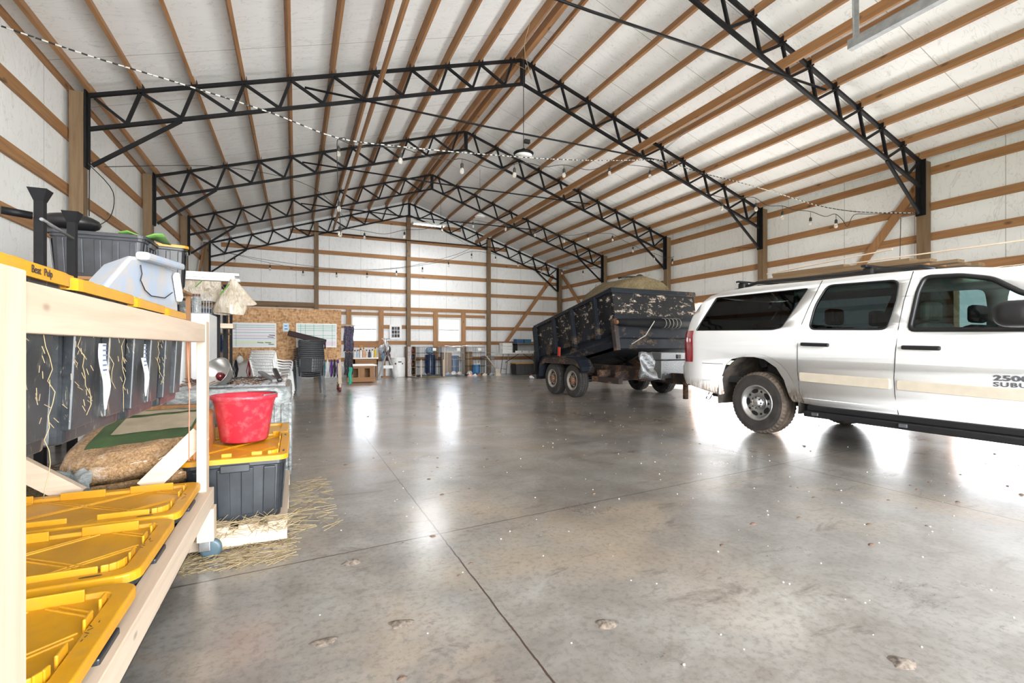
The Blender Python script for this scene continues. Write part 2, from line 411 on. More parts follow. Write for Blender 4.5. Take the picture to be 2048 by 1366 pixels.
FG = [5.60, 4.98, 4.34, 3.72, 3.11, 2.46, 1.80, 1.22, .62]
for k, z in enumerate(FG):
    hw = (ZP+.0-z-.1)/SL; xa, xb = max(XLW+.08, XC-hw), min(XRW-.08, XC+hw)
    segs = [(xa, xb)]
    if z in (1.80,): segs = [(xa, 1.60), (2.89, 4.73), (6.0, xb)]
    for j, (a, b) in enumerate(segs):
        sfx = '' if len(segs) == 1 else [', left of both windows', ', between the windows', ', right of both windows'][j]
        girt((a, YB-.045, z-.068), (b, YB-.003, z+.068), '%s pine girt down the far wall%s' % (ORD[k], sfx))
girt((1.0, YB-.05, 2.2), (3.68, YB-.008, 2.31), 'short pine header board above the left-hand window')
girt((3.84, YB-.05, 2.2), (6.83, YB-.008, 2.31), 'short pine header board above the right-hand window')
o = MB().box((-2.4, YB-.30, 2.42), (.55, YB-.27, 2.56)).build('wall_girt', M['post_x']); tag(o, 'dark brown board along the far wall above the whiteboard panel', 'girt', 'wall girts')
for side, x0, x1, sn in ((-1, XLW+.003, XLW+.042, 'left'), (1, XRW-.042, XRW-.003, 'right')):
    za, zb = (LG[0], LG[1]) if side < 0 else (RG[0], RG[1])
    for i, y in enumerate(TY[:4]):
        if side < 0 and i == 0: continue
        tag(MB().box((x0, y+.076, zb+.069), (x1, y+.19, za-.069)).build('wood_block', M['pine_z']), 'short upright pine block between the top %s wall girts, beside the %s post' % (sn, ORD[i]), 'block', 'girt blocks')
# window studs and diagonal braces
for x, lb in ((1.69, 'left of the left window'), (2.80, 'right of the left window'), (4.81, 'left of the right window'), (5.92, 'right of the right window')):
    o = MB().box((x-.085, YB-.09, .62), (x+.085, YB-.046, 2.40)).build('window_stud', M['pine_z']); tag(o, 'upright pine stud on the far wall, '+lb, 'stud', 'window studs')
for (a, b, _, _), z0, lb in ((W1, 1.13, 'left'), (W2, 1.16, 'right')):
    o = MB().box((a-.04, YB-.085, z0-.08), (b+.04, YB-.047, z0+.06)).build('window_sill_board', M['pine_x']); tag(o, 'pine board under the %s window of the far wall' % lb, 'board')
def brace(p, q, mat, lb, up=(1, 0, 0)):
    return tag(MB().bar(p, q, .14, .04, up=up).build('diagonal_brace', mat), lb, 'brace', 'diagonal braces')
brace((9.85, YB-.16, 4.05), (7.55, YB-.16, 1.08), M['pine_z'], 'diagonal pine brace on the far wall, running down left from the corner', (0, 1, 0))
brace((10.16, 17.38, 4.1), (10.16, 15.3, 2.1), M['pine_z'], 'diagonal pine brace on the right wall beside the far corner')
brace((10.16, 4.80, 3.95), (10.16, 6.15, 2.15), M['pine_z'], 'diagonal pine brace on the right wall above the white suv')
brace((XL-.15, 17.4, 4.2), (XL-.15, 15.9, 2.4), M['pine_z'], 'diagonal pine brace on the left wall beside the far corner')
# door jambs of the side doorways
for j, (a, b, h) in enumerate(SD):
    lb = ['front side doorway', 'middle side doorway', 'far side doorway behind the truck'][j]
    t = struct(thing('door_%d' % (j+1), 'x', 'x')); del t['label']; del t['category']
    for y in (a, b): MB().box((XRW-.05, y-.05, 0), (XRW+.14, y+.05, h)).build('jamb', M['pine_z'], t)
    MB().box((XRW-.05, a-.05, h), (XRW+.14, b+.05, h+.14)).build('header', M['pine_y'], t)
# windows
frame_m = plain('window_vinyl', (.8, .79, .74), .35, 0, .03)
g = NT('window_glass', .02); g.b.inputs['Transmission Weight'].default_value = 1; g.b.inputs['IOR'].default_value = 1.05; g.col((.90, .93, .97)); M['glass'] = g.m
for n_, (a, b, z0, z1) in ((1, W1), (2, W2)):
    t = struct(thing('window_%d' % n_, 'x', 'x', (a, YB, z0))); del t['label']; del t['category']
    m = MB(); zm = z0+(z1-z0)*.52; y0, y1 = YB-.03, YB+.09
    m.box((a, y0, z0), (a+.05, y1, z1)); m.box((b-.05, y0, z0), (b, y1, z1)); m.box((a+.05, y0, z0), (b-.05, y1, z0+.05)); m.box((a+.05, y0, z1-.05), (b-.05, y1, z1))
    MB().box((a+.05, y0+.02, zm-.02), (b-.05, y1-.02, zm+.02)).build('sash_rail', plain('grey_sash', (.22, .24, .22), .5), t); m.build('window_frame', frame_m, t)
    MB().box((a+.05, YB+.03, z0+.05), (b-.05, YB+.034, zm-.02)).build('glass_pane', M['glass'], t)
    MB().box((a+.05, YB+.03, zm+.02), (b-.05, YB+.034, z1-.05)).build('glass_pane', M['glass'], t)
# garage door track with its hanger, over the entrance
t = thing('garage_door_track', 'galvanised garage door track hanging from the roof at upper right', 'door track', (4.33, 1, 3.65))
m = MB(); m.box((4.30, -1.7, 3.62), (4.306, 2.54, 3.70)); m.box((4.306, -1.7, 3.62), (4.36, 2.54, 3.625)); m.box((4.306, -1.7, 3.695), (4.36, 2.54, 3.70)); m.build('rail', M['steel'], t)
m = MB(); m.bar((4.33, 2.5, 3.62), (4.2, 2.46, zroof(4.2)+.1), .04, .005, up=(0, 1, 0)); m.bar((4.33, 2.48, 3.62), (4.2, 2.44, zroof(4.2)+.1), .005, .04, up=(0, 1, 0)); m.build('hanger', M['steel'], t)
# ------------------------------------------------------------------ the white truck
def paint():
    t = NT('white_car_paint', .22, 0, .5); t.b.inputs['Coat Weight'].default_value = .5; t.b.inputs['Coat Roughness'].default_value = .05
    sp = t.n('ShaderNodeSeparateXYZ'); ge = t.n('ShaderNodeNewGeometry'); t.l(ge.outputs['Position'], sp.inputs[0])
    # splashes of mud round the rear wheel opening and along the bumper bottom
    dy = t.math('SUBTRACT', sp.outputs[1], 4.16); dz = t.math('SUBTRACT', sp.outputs[2], .42)
    r = t.math('SQRT', t.math('ADD', t.math('MULTIPLY', dy, dy), t.math('MULTIPLY', dz, dz)))
    near = t.ramp(r, [(.0, 1.), (.54, 1.), (.72, 0.)]); low = t.ramp(sp.outputs[2], [(.0, 1.), (.50, 1.), (.64, .0)])
    back = t.ramp(t.math('MULTIPLY', sp.outputs[1], .1), [(.0, .0), (.33, 0.), (.47, .9), (.54, 1.)])
    n = t.noise(t.mapping((1, 6, 2)), 5, 6, .75)
    k = t.math('MULTIPLY', t.math('MULTIPLY', low, t.math('MAXIMUM', near, back)), t.ramp(n, [(.42, 0.), (.56, 1.)]))
    t.col(t.mix(k, (.87, .87, .86), (.36, .24, .13))); return t.m
M['paint'] = paint()
def tinted(name, tint, spec=.06):
    m = bpy.data.materials.new(name); m.use_nodes = True; t = m.node_tree; t.nodes.clear()
    o = t.nodes.new('ShaderNodeOutputMaterial'); mx = t.nodes.new('ShaderNodeMixShader'); tr = t.nodes.new('ShaderNodeBsdfTransparent'); gl = t.nodes.new('ShaderNodeBsdfGlossy'); fr = t.nodes.new('ShaderNodeFresnel')
    tr.inputs[0].default_value = (*tint, 1); gl.inputs['Roughness'].default_value = .02; fr.inputs[0].default_value = 1.5
    t.links.new(fr.outputs[0], mx.inputs[0]); t.links.new(tr.outputs[0], mx.inputs[1]); t.links.new(gl.outputs[0], mx.inputs[2]); t.links.new(mx.outputs[0], o.inputs[0]); return m
M['privacy'] = tinted('privacy_glass', (.05, .065, .065)); M['tint'] = tinted('green_tinted_glass', (.50, .66, .62))
M['rubber'] = plain('tyre_rubber', (.030, .027, .024), .8, 0, .3, 14)
M['mud_rubber'] = plain('muddy_tyre', (.10, .075, .055), .85, 0, .45, 10)
M['sidewall'] = plain('tyre_sidewall', (.035, .031, .028), .75, 0, .4, 8)
M['chrome'] = plain('dull_aluminium_wheel', (.55, .55, .54), .3, .9, .1)
M['trim'] = plain('beige_side_moulding', (.56, .49, .39), .45, 0, .06)
red = NT('red_lamp_lens', .12); red.col((.45, .008, .02)); red.b.inputs['Coat Weight'].default_value = 1; M['red'] = red.m
M['seat'] = plain('light_grey_leather', (.42, .41, .38), .6); M['dark_int'] = plain('dark_interior', (.03, .03, .032), .7)
def tumble(z):
    if z < .62: return 5.2+.10*((.62-z)/.3)**2*.5
    if z < 1.22: return 5.2+.004*math.sin((z-.62)*5)
    if z < 1.30: return 5.2+(z-1.22)*.22
    return 5.2176+.27*(z-1.30)
def side_x(Y, z):
    x = tumble(z)
    if Y > 5.08: x += ((Y-5.08)/.40)**2*.13
    if Y < .05: x += ((.05-Y)/.45)**2*.22
    return x
def yz(px, py):
    X = 5.2
    for _ in range(8): p = at_x(px, py, X); X = side_x(p.y, p.z)
    return (p.y, p.z)
XCAR = 6.17
def fill2d(outer, holes):
    cu = bpy.data.curves.new('tmp', 'CURVE'); cu.dimensions = '2D'; cu.fill_mode = 'BOTH'
    for loop in [outer]+holes:
        s = cu.splines.new('POLY'); s.points.add(len(loop)-1); s.use_cyclic_u = True
        for p, q in zip(s.points, loop): p.co = (q[0], q[1], 0, 1)
    o = bpy.data.objects.new('tmp', cu); COL.objects.link(o); dg = bpy.context.evaluated_depsgraph_get()
    me = bpy.data.meshes.new_from_object(o.evaluated_get(dg)); bpy.data.objects.remove(o); bpy.data.curves.remove(cu); return me
def side_sheet(name, outer, holes, mat, parent, mirror=False, inset=0, thick=.03, ys=(), zs=(), smooth=True):
    me = fill2d(outer, holes); bm = bmesh.new(); bm.from_mesh(me); bmesh.ops.remove_doubles(bm, verts=bm.verts, dist=1e-4)
    for z in zs: bmesh.ops.bisect_plane(bm, geom=bm.verts[:]+bm.edges[:]+bm.faces[:], plane_co=(0, z, 0), plane_no=(0, 1, 0))
    for y in ys: bmesh.ops.bisect_plane(bm, geom=bm.verts[:]+bm.edges[:]+bm.faces[:], plane_co=(y, 0, 0), plane_no=(1, 0, 0))
    for v in bm.verts:
        Y, z = v.co.x, v.co.y; X = side_x(Y, z)+inset
        if mirror: X = 2*XCAR-X
        v.co = Vector((X, Y, z))-parent.location
    bmesh.ops.recalc_face_normals(bm, faces=bm.faces)
    sgn = 0
    for f in bm.faces: sgn += f.normal.x*f.calc_area()
    want = 1 if mirror else -1
    if sgn*want < 0: bmesh.ops.reverse_faces(bm, faces=bm.faces)
    for f in bm.faces: f.smooth = smooth
    bm.to_mesh(me); bm.free(); me.materials.clear(); me.materials.append(mat); me.name = name
    o = bpy.data.objects.new(name, me); COL.objects.link(o); o.parent = parent
    if thick: s = o.modifiers.new('solid', 'SOLIDIFY'); s.thickness = thick; s.offset = -1
    return o
def on_side(pts, d=0): return [(side_x(y, z)+d, y, z) for y, z in pts]
def rounded(pts, r=.05, n=4):
    out = []; k = len(pts)
    for i in range(k):
        p0, p, p1 = Vector(pts[i-1]), Vector(pts[i]), Vector(pts[(i+1) % k])
        a = min(r, (p0-p).length*.45); b = min(r, (p1-p).length*.45); A = p+(p0-p).normalized()*a; B = p+(p1-p).normalized()*b
        for j in range(n+1):
            t = j/n; out.append(tuple(A*(1-t)**2+p*2*t*(1-t)+B*t*t))
    return out
car = thing('suv', 'muddy white long-bodied suv with roof rack, towing the black trailer', 'car', (6.17, 2.6, 0))
rear = [yz(*p) for p in ((1372, 764), (1366, 748), (1365, 732))]
back = [yz(*p) for p in ((1371, 722), (1372, 690), (1374, 663), (1385, 634), (1402, 608), (1422, 592), (1450, 583))]
roofl = [yz(*p) for p in ((1503, 573), (1643, 560), (1740, 549), (1827, 541), (1929, 534), (1997, 535))]
front = [(1.55, 1.70), (1.28, 1.50), (.98, 1.27), (.84, 1.20), (.4, 1.15), (0, 1.09), (-.25, 1.0), (-.36, .86), (-.40, .6), (-.36, .38), (-.2, .33)]
archF = [(.92+.50*math.cos(a), .38+.50*math.sin(a)) for a in [PI-(-.1)-(PI+.2)*i/12 for i in range(13)]]
sill = [yz(*p) for p in ((2048, 868), (1900, 848), (1750, 827), (1640, 812))]
archR = [yz(*p) for p in ((1586, 803), (1579, 793), (1568, 760), (1552, 735), (1528, 718.5), (1508, 714), (1485, 713.5), (1462, 718), (1449, 731), (1442, 759), (1446, 788))]
low = [yz(1440, 790), yz(1405, 779)]
outer = rear+back+roofl+front+archF+sill+archR+low
winR = rounded([yz(*p) for p in ((1392, 661), (1433, 596), (1617, 577), (1563, 655), (1545, 659.5))], .03)
winM = rounded([yz(*p) for p in ((1622, 655), (1633, 610), (1662, 571), (1797, 560), (1790, 605), (1773, 659)) ], .08, 5)
winM = rounded([yz(*p) for p in ((1618, 658.5), (1630, 612), (1655, 571), (1798, 560), (1793, 600), (1774, 659))], .07, 5)
wf_ = [yz(*p) for p in ((1819, 660), (1836, 582), (1850, 554), (1921, 550.5), (1985, 557), (2048, 588))]
winF = rounded(wf_+[(1.22, 1.40), (1.0, 1.235), (1.25, 1.20)], .05)
zs = [.5, .56, .62, 1.22, 1.26, 1.30, .42, .38]+[1.4, 1.55, 1.7]; ys = [5.08, 5.14, 5.2, 5.25, 5.3, 5.35, 5.4, 5.45, .05, 0, -.08, -.16, -.24, -.32]
for mir in (False, True):
    side_sheet('body_side', outer, [winR, winM, winF], M['paint'], car, mir, zs=zs, ys=ys)
    side_sheet('rear_side_window', winR, [], M['privacy'], car, mir, inset=.012, thick=0, zs=zs, ys=ys)
    side_sheet('middle_side_window', winM, [], M['privacy'], car, mir, inset=.012, thick=0, zs=zs)
    side_sheet('front_side_window', winF, [], M['tint'], car, mir, inset=.012, thick=0, zs=zs)
for nm, wn_, r in (('window_seal', winR, .007), ('window_seal', winM, .010), ('window_seal', winF, .022)):
    MB().tube(on_side(wn_+wn_[:2], .002), r, 6, caps=False).build(nm, M['black'], car)
# skins across the car
def skin(name, path, mat, bulge, solid=.02, n=14):
    rows = []
    for i, (y, z) in enumerate(path):
        a, b = path[max(i-1, 0)], path[min(i+1, len(path)-1)]; d = Vector((b[0]-a[0], b[1]-a[1])).normalized(); nrm = Vector((d.y, -d.x))*-1 if True else 0
        X0 = side_x(y, z); X1 = 2*XCAR-X0; row = []
        for j in range(n+1):
            t = -1+2*j/n; k = bulge*(1-abs(t)**2.6); row.append((X0+(X1-X0)*j/n, y+nrm.x*k*-1, z+nrm.y*k*-1))
        rows.append(row)
    o = MB().grid(rows).build(name, mat, car)
    return o
path_all = rear+back+roofl+front
skin('rear_bumper', [(rear[0][0]-.05, rear[0][1]-.03)]+rear+[back[0]], M['paint'], -.07)
skin('tailgate', back[:4], M['paint'], -.06)
skin('rear_window', back[3:6], M['privacy'], -.06)
skin('roof', back[5:]+roofl, M['paint'], -.05)
skin('windshield', [roofl[-1]]+front[:3], M['tint'], -.10)
skin('hood', front[2:7], M['paint'], -.05)
skin('grille', front[6:], M['grey_plastic'], -.06)
# wheels
def wheel(name, c, R, RR, W, out, parent, mud, rim_mat, suv=True):
    # out = -1: outer face towards -X
    t = bpy.data.objects.new(name, None); COL.objects.link(t); t.location = Vector(c)-parent.location; t.parent = parent
    n = 96; rows = []; prof = [(RR, -.48), (RR+.012, -.5), (RR+.03, -.5), (RR+(R-RR)*.55, -.515), (R-.035, -.5), (R-.012, -.46), (R, -.36), (R, -.30), (R-.01, -.29), (R-.01, -.25), (R+.001, -.24), (R+.001, -.03), (R-.01, -.02)]
    prof = prof+[(r, -x) for r, x in prof[::-1]]
    for i in range(n):
        a = 2*PI*i/n; row = []
        for j, (r, x) in enumerate(prof):
            if abs(x) > .28 and r > R-.02 and i % 2: r -= .010
            row.append((x*W+c[0]+out*0, c[1]+r*math.cos(a), c[2]+r*math.sin(a)))
        rows.append(row)
    m = MB(); rows.append(rows[0]); m.grid(rows, 0, False); nc = len(prof)-1
    for q in range(len(m.f)):
        if not 4 <= q % nc < nc-4: m.m[q] = 1
    # the tread takes the mud, the sidewall stays rubber
    ty = m.build('tire', [mud, M['sidewall']], t)
    xo = c[0]+out*W*.5
    f = lambda x: xo-out*x
    m = MB(); m.lathe([(RR+.014, f(.004)-0), (RR+.012, f(-.004)), (RR-.004, f(-.004)), (RR-.012, f(.012)), (RR-.03, f(.03)), (RR*.80, f(.05)), (RR*.74, f(.032)), (RR*.52, f(.045)), (RR*.46, f(.055)), (.0, f(.056))], (0, c[1], c[2]), 'x', 40)
    m.build('rim', rim_mat, t)
    m = MB()
    for k in range(5):
        for sz, da in (((.048, .026), 0), ((.016, .014), .628)):
            a = math.radians(107)+k*2*PI/5+da; rr = RR*.69; pts = []
            for j in range(16):
                b = 2*PI*j/16; u = sz[0]*math.cos(b); v = sz[1]*math.sin(b)
                pts.append((f(.036) if True else 0, c[1]-(math.cos(a)*(rr+v)-math.sin(a)*u)*1, c[2]+math.sin(a)*(rr+v)+math.cos(a)*u))
            m.prism(pts, (-out*.012, 0, 0)) if False else m.prism(pts, (out*.004, 0, 0))
    m.build('rim_slot_shade', M['black'], t)  # black ovals laid on the rim stand for the shade in its holes
    m = MB(); m.lathe([(.085, f(.05)), (.082, f(.02)), (.072, f(.002)), (.058, f(-.004)), (.05, f(-.022)), (.043, f(-.03)), (0, f(-.031))], (0, c[1], c[2]), 'x', 28)
    m.build('hub_cap', M['zinc'] if suv else M['rust'], t)
    m = MB()
    for k in range(8):
        a = k*PI/4; m.lathe([(.0, f(-.008)), (.011, f(-.008)), (.011, f(.01))], (0, c[1]+.066*math.cos(a), c[2]+.066*math.sin(a)), 'x', 8)
    m.build('lug_nuts', M['black'] if suv else M['steel'], t)
    return t
wheel('wheel', (5.345, 4.163, .381), .381, .208, .245, -1, car, M['mud_rubber'], M['chrome'])
wheel('wheel', (5.345, .92, .381), .381, .208, .245, -1, car, M['mud_rubber'], M['chrome'])
wheel('wheel', (6.995, 4.163, .381), .381, .208, .245, 1, car, M['mud_rubber'], M['chrome'])
wheel('wheel', (6.995, .92, .381), .381, .208, .245, 1, car, M['mud_rubber'], M['chrome'])
# wheel housings and underbody
M['liner'] = plain('muddy_wheel_liner', (.05, .04, .032), .9, 0, .8, 6)
for yc in (4.17, .92):
    for x0, x1 in ((5.20, 5.62), (6.72, 7.14)):
        m = MB(); rows = []
        for i in range(17):
            a = -.15+(PI+.3)*i/16; y = yc+.57*math.cos(a); z = .40+.59*math.sin(a); rows.append([(x0, y, z), (x1, y, z)])
        m.grid(rows, 0, True); inner = x1 if x0 < 6 else x0
        m.add([(inner, yc, .45)]+[(inner, yc+.57*math.cos(-.15+(PI+.3)*i/16), .40+.59*math.sin(-.15+(PI+.3)*i/16)) for i in range(17)], [[0, i+1, i+2] for i in range(16)])
        m.build('wheel_liner', M['liner'], car)
MB().box((5.66, -.1, .34), (6.68, 5.25, .62)).box((5.3, 1.5, .42), (7.04, 3.55, .60)).box((5.3, 4.72, .60), (7.04, 5.3, .75)).build('underbody', M['dark_int'], car)
MB().tube([(5.45, 4.163, .38), (6.89, 4.163, .38)], .05, 10).build('axle', M['black'], car)
m = MB(); m.box((5.165, 1.35, .30), (5.30, 3.52, .365)); m.box((5.20, 1.4, .365), (5.32, 3.5, .43)); m.build('running_board', M['black'], car, bevel=.012)
m = MB()
for y in (3.38, 2.55, 1.6): m.box((5.14, y-.03, .325), (5.17, y+.03, .355))
m.build('step_bracket', M['grey_plastic'], car)
# mouldings, handles, seams, lamps
def plate(name, pts, mat, proud=.014, r=.02, **k):
    P = rounded(pts, r, 4); m = MB(); n = len(P)
    a = [(side_x(y, z)-proud, y, z) for y, z in P]; b = [(side_x(y, z)+.004, y, z) for y, z in P]
    m.add(a+b, [list(range(n))]+[[i, (i+1) % n, (i+1) % n+n, i+n] for i in range(n)]); return m.build(name, mat, car, bevel=.004, **k)
plate('side_moulding', [yz(*p) for p in ((1599, 744.5), (1780, 758), (1780, 779), (1600, 762))], M['trim'], .012)
plate('side_moulding', [yz(*p) for p in ((1794, 760.5), (2048, 778), (2048, 803), (1794, 779.5))][:1]+[yz(1794, 760.5)]*0+[(1.42, yz(2048, 778)[1]-.008), (1.42, yz(2048, 803)[1]-.008), yz(1794, 779.5)], M['trim'], .012)
for (a, b, c_, d), cx in (((1605.6, 1661, 685, 693.5), 1640), ((1807, 1885, 691, 700.5), 1850)):
    plate('handle_recess', [yz(cx-20*(1 if cx < 1700 else 1.4), a_) for a_ in (c_-1, d+1)]+[yz(cx+10*(1 if cx < 1700 else 1.5), a_) for a_ in (d+5, c_-4)], M['paint'], .003, .04)
    p0 = yz(a, (c_+d)/2-1); p1 = yz(b, (c_+d)/2+1)
    MB().bar((side_x(*p0)-.035, p0[0], p0[1]), (side_x(*p1)-.03, p1[0], p1[1]), .034, .040).build('door_handle', M['black'], car, bevel=.012)
for seam in (((1645, 561), (1619, 612), (1604, 647), (1595, 691), (1594.7, 739), (1599, 783), (1607, 805)), ((1827, 542.6), (1808, 602), (1796.5, 658), (1791, 704), (1788, 756), (1790, 790), (1797, 829)), ((1366, 724), (1405, 726), (1446, 728))):
    MB().tube(on_side([yz(*p) for p in seam], -.0005), .0035, 5).build('panel_seam', M['black'], car)
m = MB(); pr = []
ya = 5.20
for i in range(9):
    y = 5.185+.25*i/8; row = []
    zt, zb = yz(1376, 662)[1], yz(1376, 723)[1]
    for j in range(7):
        z = zb+(zt-zb)*j/6; yy = y-.05*max(0, (z-1.15)/.2)*(i/8); row.append((side_x(yy, z)-.012, yy, z))
    pr.append(row)
m.grid(pr); m.build('tail_lamp', M['red'], car)
m = MB(); m.box((5.335, 5.3, zb), (5.52, 5.44, zt)); m.build('tail_lamp', M['red'], car, bevel=.03)
# badge: the letters that stand on the front door
def text(body, size, p, right, up, mat, parent, name, extrude=.002, sx=1., bold=.0, space=1.):
    cu = bpy.data.curves.new('t', 'FONT'); cu.body = body; cu.size = size; cu.extrude = extrude; cu.offset = bold; cu.space_character = space
    o = bpy.data.objects.new('t', cu); COL.objects.link(o); dg = bpy.context.evaluated_depsgraph_get(); dg.update()
    me = bpy.data.meshes.new_from_object(o.evaluated_get(dg)); bpy.data.objects.remove(o)
    right, up = Vector(right).normalized(), Vector(up).normalized(); nn = right.cross(up); off = Vector((0, 0, 0)); q = parent
    while q is not None: off += q.location; q = q.parent
    for v in me.vertices: v.co = Vector(p)-off+right*v.co.x*sx+up*v.co.y+nn*v.co.z
    me.materials.clear(); me.materials.append(mat); me.name = name
    o = bpy.data.objects.new(name, me); COL.objects.link(o); o.parent = parent; return o
a = yz(1987, 760.5); b = yz(1987, 771.5)
text('2500', .060, (side_x(*a)-.004, a[0], a[1]), (0, -1, 0), (0, 0, 1), M['grey_plastic'], car, 'badge', sx=1.75, bold=.002, space=1.05)
text('SUBURBAN', .052, (side_x(*b)-.004, b[0], b[1]-.004), (0, -1, 0), (0, 0, 1), M['grey_plastic'], car, 'badge', sx=1.5, bold=.001, space=1.15)
# mirror
p = at_x(1990, 627, 5.0)
m = MB(); m.box((4.80, 1.56, 1.225), (5.12, 1.82, 1.425)); m.build('mirror', M['black'], car, bevel=.085, seg=6, smooth=True)
MB().bar((5.02, 1.66, 1.27), (5.24, 1.50, 1.25), .08, .05).build('mirror_arm', M['black'], car, bevel=.01)
# roof rack
for px_a, py_a, px_b, py_b, dx in ((1455, 579, 1850, 536, .10),):
    for mir in (0, 1):
        X = 5.48; X = X if not mir else 2*XCAR-X
        zA = roofl[0][1]
        pts = [(X, back[-1][0]-.02, back[-1][1]-.0), (X, roofl[0][0], roofl[0][1]+.055), (X, roofl[1][0], roofl[1][1]+.05), (X, roofl[3][0]+.0, roofl[3][1]+.045), (X, roofl[3][0]-.12, roofl[3][1]+.005)]
        m = MB(); m.tube(pts, [.02, .022, .02, .022, .02], 8)
        m.build('roof_rail', M['black'], car)
XBARS = []
for px, py in ((1475, 564), (1727, 532)):
    q = at_x(px, py, 5.36); XBARS.append((q.y, q.z))
    MB().box((5.36, q.y-.03, q.z-.012), (6.98, q.y+.03, q.z+.014)).build('cross_bar', M['black'], car, bevel=.008)
    for X in (5.47, 6.87): MB().box((X-.05, q.y-.05, q.z-.095), (X+.05, q.y+.05, q.z-.010)).build('rack_foot', M['black'], car, bevel=.02)
# cabin
MB().box((5.35, 1.0, .60), (6.99, 5.1, .68)).build('cabin_floor', M['dark_int'], car)
MB().box((5.33, .98, .7), (7.01, 1.25, 1.17)).build('dashboard', M['dark_int'], car, bevel=.05)
def seat(x, y, w, dark, par):
    m = MB(); m.box((x-w/2, y-.25, .66), (x+w/2, y+.25, .85)); m.bar((x, y+.22, .80), (x, y+.38, 1.30), w, .14, up=(0, 1, 0)); m.build('car_seat', M['dark_int'] if dark else M['seat'], par, bevel=.04)
    MB().box((x-.13, y+.34, 1.33), (x+.13, y+.44, 1.52)).build('headrest', M['dark_int'] if dark else M['seat'], par, bevel=.04)
seat(5.72, 2.2, .5, False, car); seat(6.62, 2.2, .55, True, car); seat(5.75, 3.15, .55, True, car); seat(6.6, 3.15, .55, True, car)
m = MB(); m.box((5.45, 3.7, .66), (6.9, 4.2, .86)); m.bar((6.17, 4.25, .8), (6.17, 4.4, 1.38), 1.4, .12, up=(0, 1, 0)); m.build('rear_bench', M['dark_int'], car, bevel=.04)
# hitch and chains
m = MB(); m.box((6.12, 5.2, .40), (6.22, 5.72, .47)); m.ball((6.17, 5.68, .51), .03); m.build('hitch', M['black'], car)
def chain(name, pts, parent, r=.006):
    m = MB(); P = [Vector(p) for p in pts]
    for i in range(len(P)-1):
        a, b = P[i], P[i+1]; k = max(2, int((b-a).length/.03))
        for j in range(k):
            q = a.lerp(b, j/k); q2 = a.lerp(b, (j+1.1)/k); m.bar(q, q2, r*2.6, r*1.3, up=(0, 0, 1) if j % 2 else (1, 0, .1))
    return m.build(name, M['black'], parent)
chain('safety_chain', [(5.65, 5.3, .40), (5.62, 5.34, .30), (5.75, 5.4, .27), (5.85, 5.42, .36)], car)
# ------------------------------------------------------------------ dump trailer
TYR = Vector((0, 0, 0))
M['bed'] = None
def scraped(name, base, amt, scr=(.50, .40, .30), scale=(1, 1, 2.2), sc_=3.2, thr=.60):
    t = NT(name, .5, 0, .4); v = t.mapping(scale, rot=(.2, .1, .3)); n = t.noise(v, sc_, 7, .75, .25); z = t.noise(t.mapping(), .9, 3)
    n2 = t.noise(t.mapping((2, 2, 5), rot=(.5, .3, 1)), 6, 5, .7, .8)
    k = t.math('MULTIPLY', t.ramp(n, [(thr-.03, 0.), (thr+.03, 1.)]), t.ramp(n2, [(.42, .0), (.5, 1.)]))
    c = t.mix(t.ramp(z, [(.35, 0.), (.65, 1.)]), base, tuple(x*1.6 for x in base)); t.b.inputs['Specular IOR Level'].default_value = .25
    t.col(t.mix(t.math('MULTIPLY', k, amt), c, scr)); t.rough(t.ramp(n, [(.3, .5), (.7, .8)])); return t.m
M['board'] = scraped('scraped_black_plywood', (.006, .006, .007), 1, (.50, .41, .33), (1, 1, 1.8), 4.5, .58)
M['bedsteel'] = scraped('worn_blue_black_steel', (.006, .0085, .013), .8, (.13, .09, .06), (1, 1, 1.5), 2.0, .58)
M['framesteel'] = scraped('rusty_frame_steel', (.03, .024, .023), .9, (.17, .09, .05), (1, 1, 1), 2.2, .5)
M['diamond'] = plain('diamond_plate_aluminium', (.24, .245, .25), .4, .8, .2, 60, bump=.6)
M['hay'] = None
tr = thing('dump_trailer', 'black dump trailer with scratched sideboards, bed part raised, coupled behind the suv', 'trailer', (6.6, 8.8, 0))
bx0, bx1 = 5.60, 7.70
A0 = Vector((0, 7.50, 1.02)); ang = math.radians(10.5)
dB = Vector((0, math.cos(ang), -math.sin(ang))); dN = Vector((0, math.sin(ang), math.cos(ang)))   # along the bed to the rear, and up
BL, BH, HS = 3.32, 1.19, .58
def bp(x, l, h): return Vector((x, 0, 0))+A0+dB*l+dN*h
def bbox(m, x0, x1, l0, l1, h0, h1):
    vs = [bp(x, l, h) for h in (h0, h1) for (x, l) in ((x0, l0), (x1, l0), (x1, l1), (x0, l1))]
    return m.add(vs, [(0, 3, 2, 1), (4, 5, 6, 7), (0, 1, 5, 4), (1, 2, 6, 5), (2, 3, 7, 6), (3, 0, 4, 7)])
def bb(name, mat, *a, bevel=0, par=None):
    m = MB()
    for q in a: bbox(m, *q)
    return m.build(name, mat, par or tr, bevel=bevel)
bb('bed_floor', M['bedsteel'], (bx0, bx1, 0, BL, 0, .06))
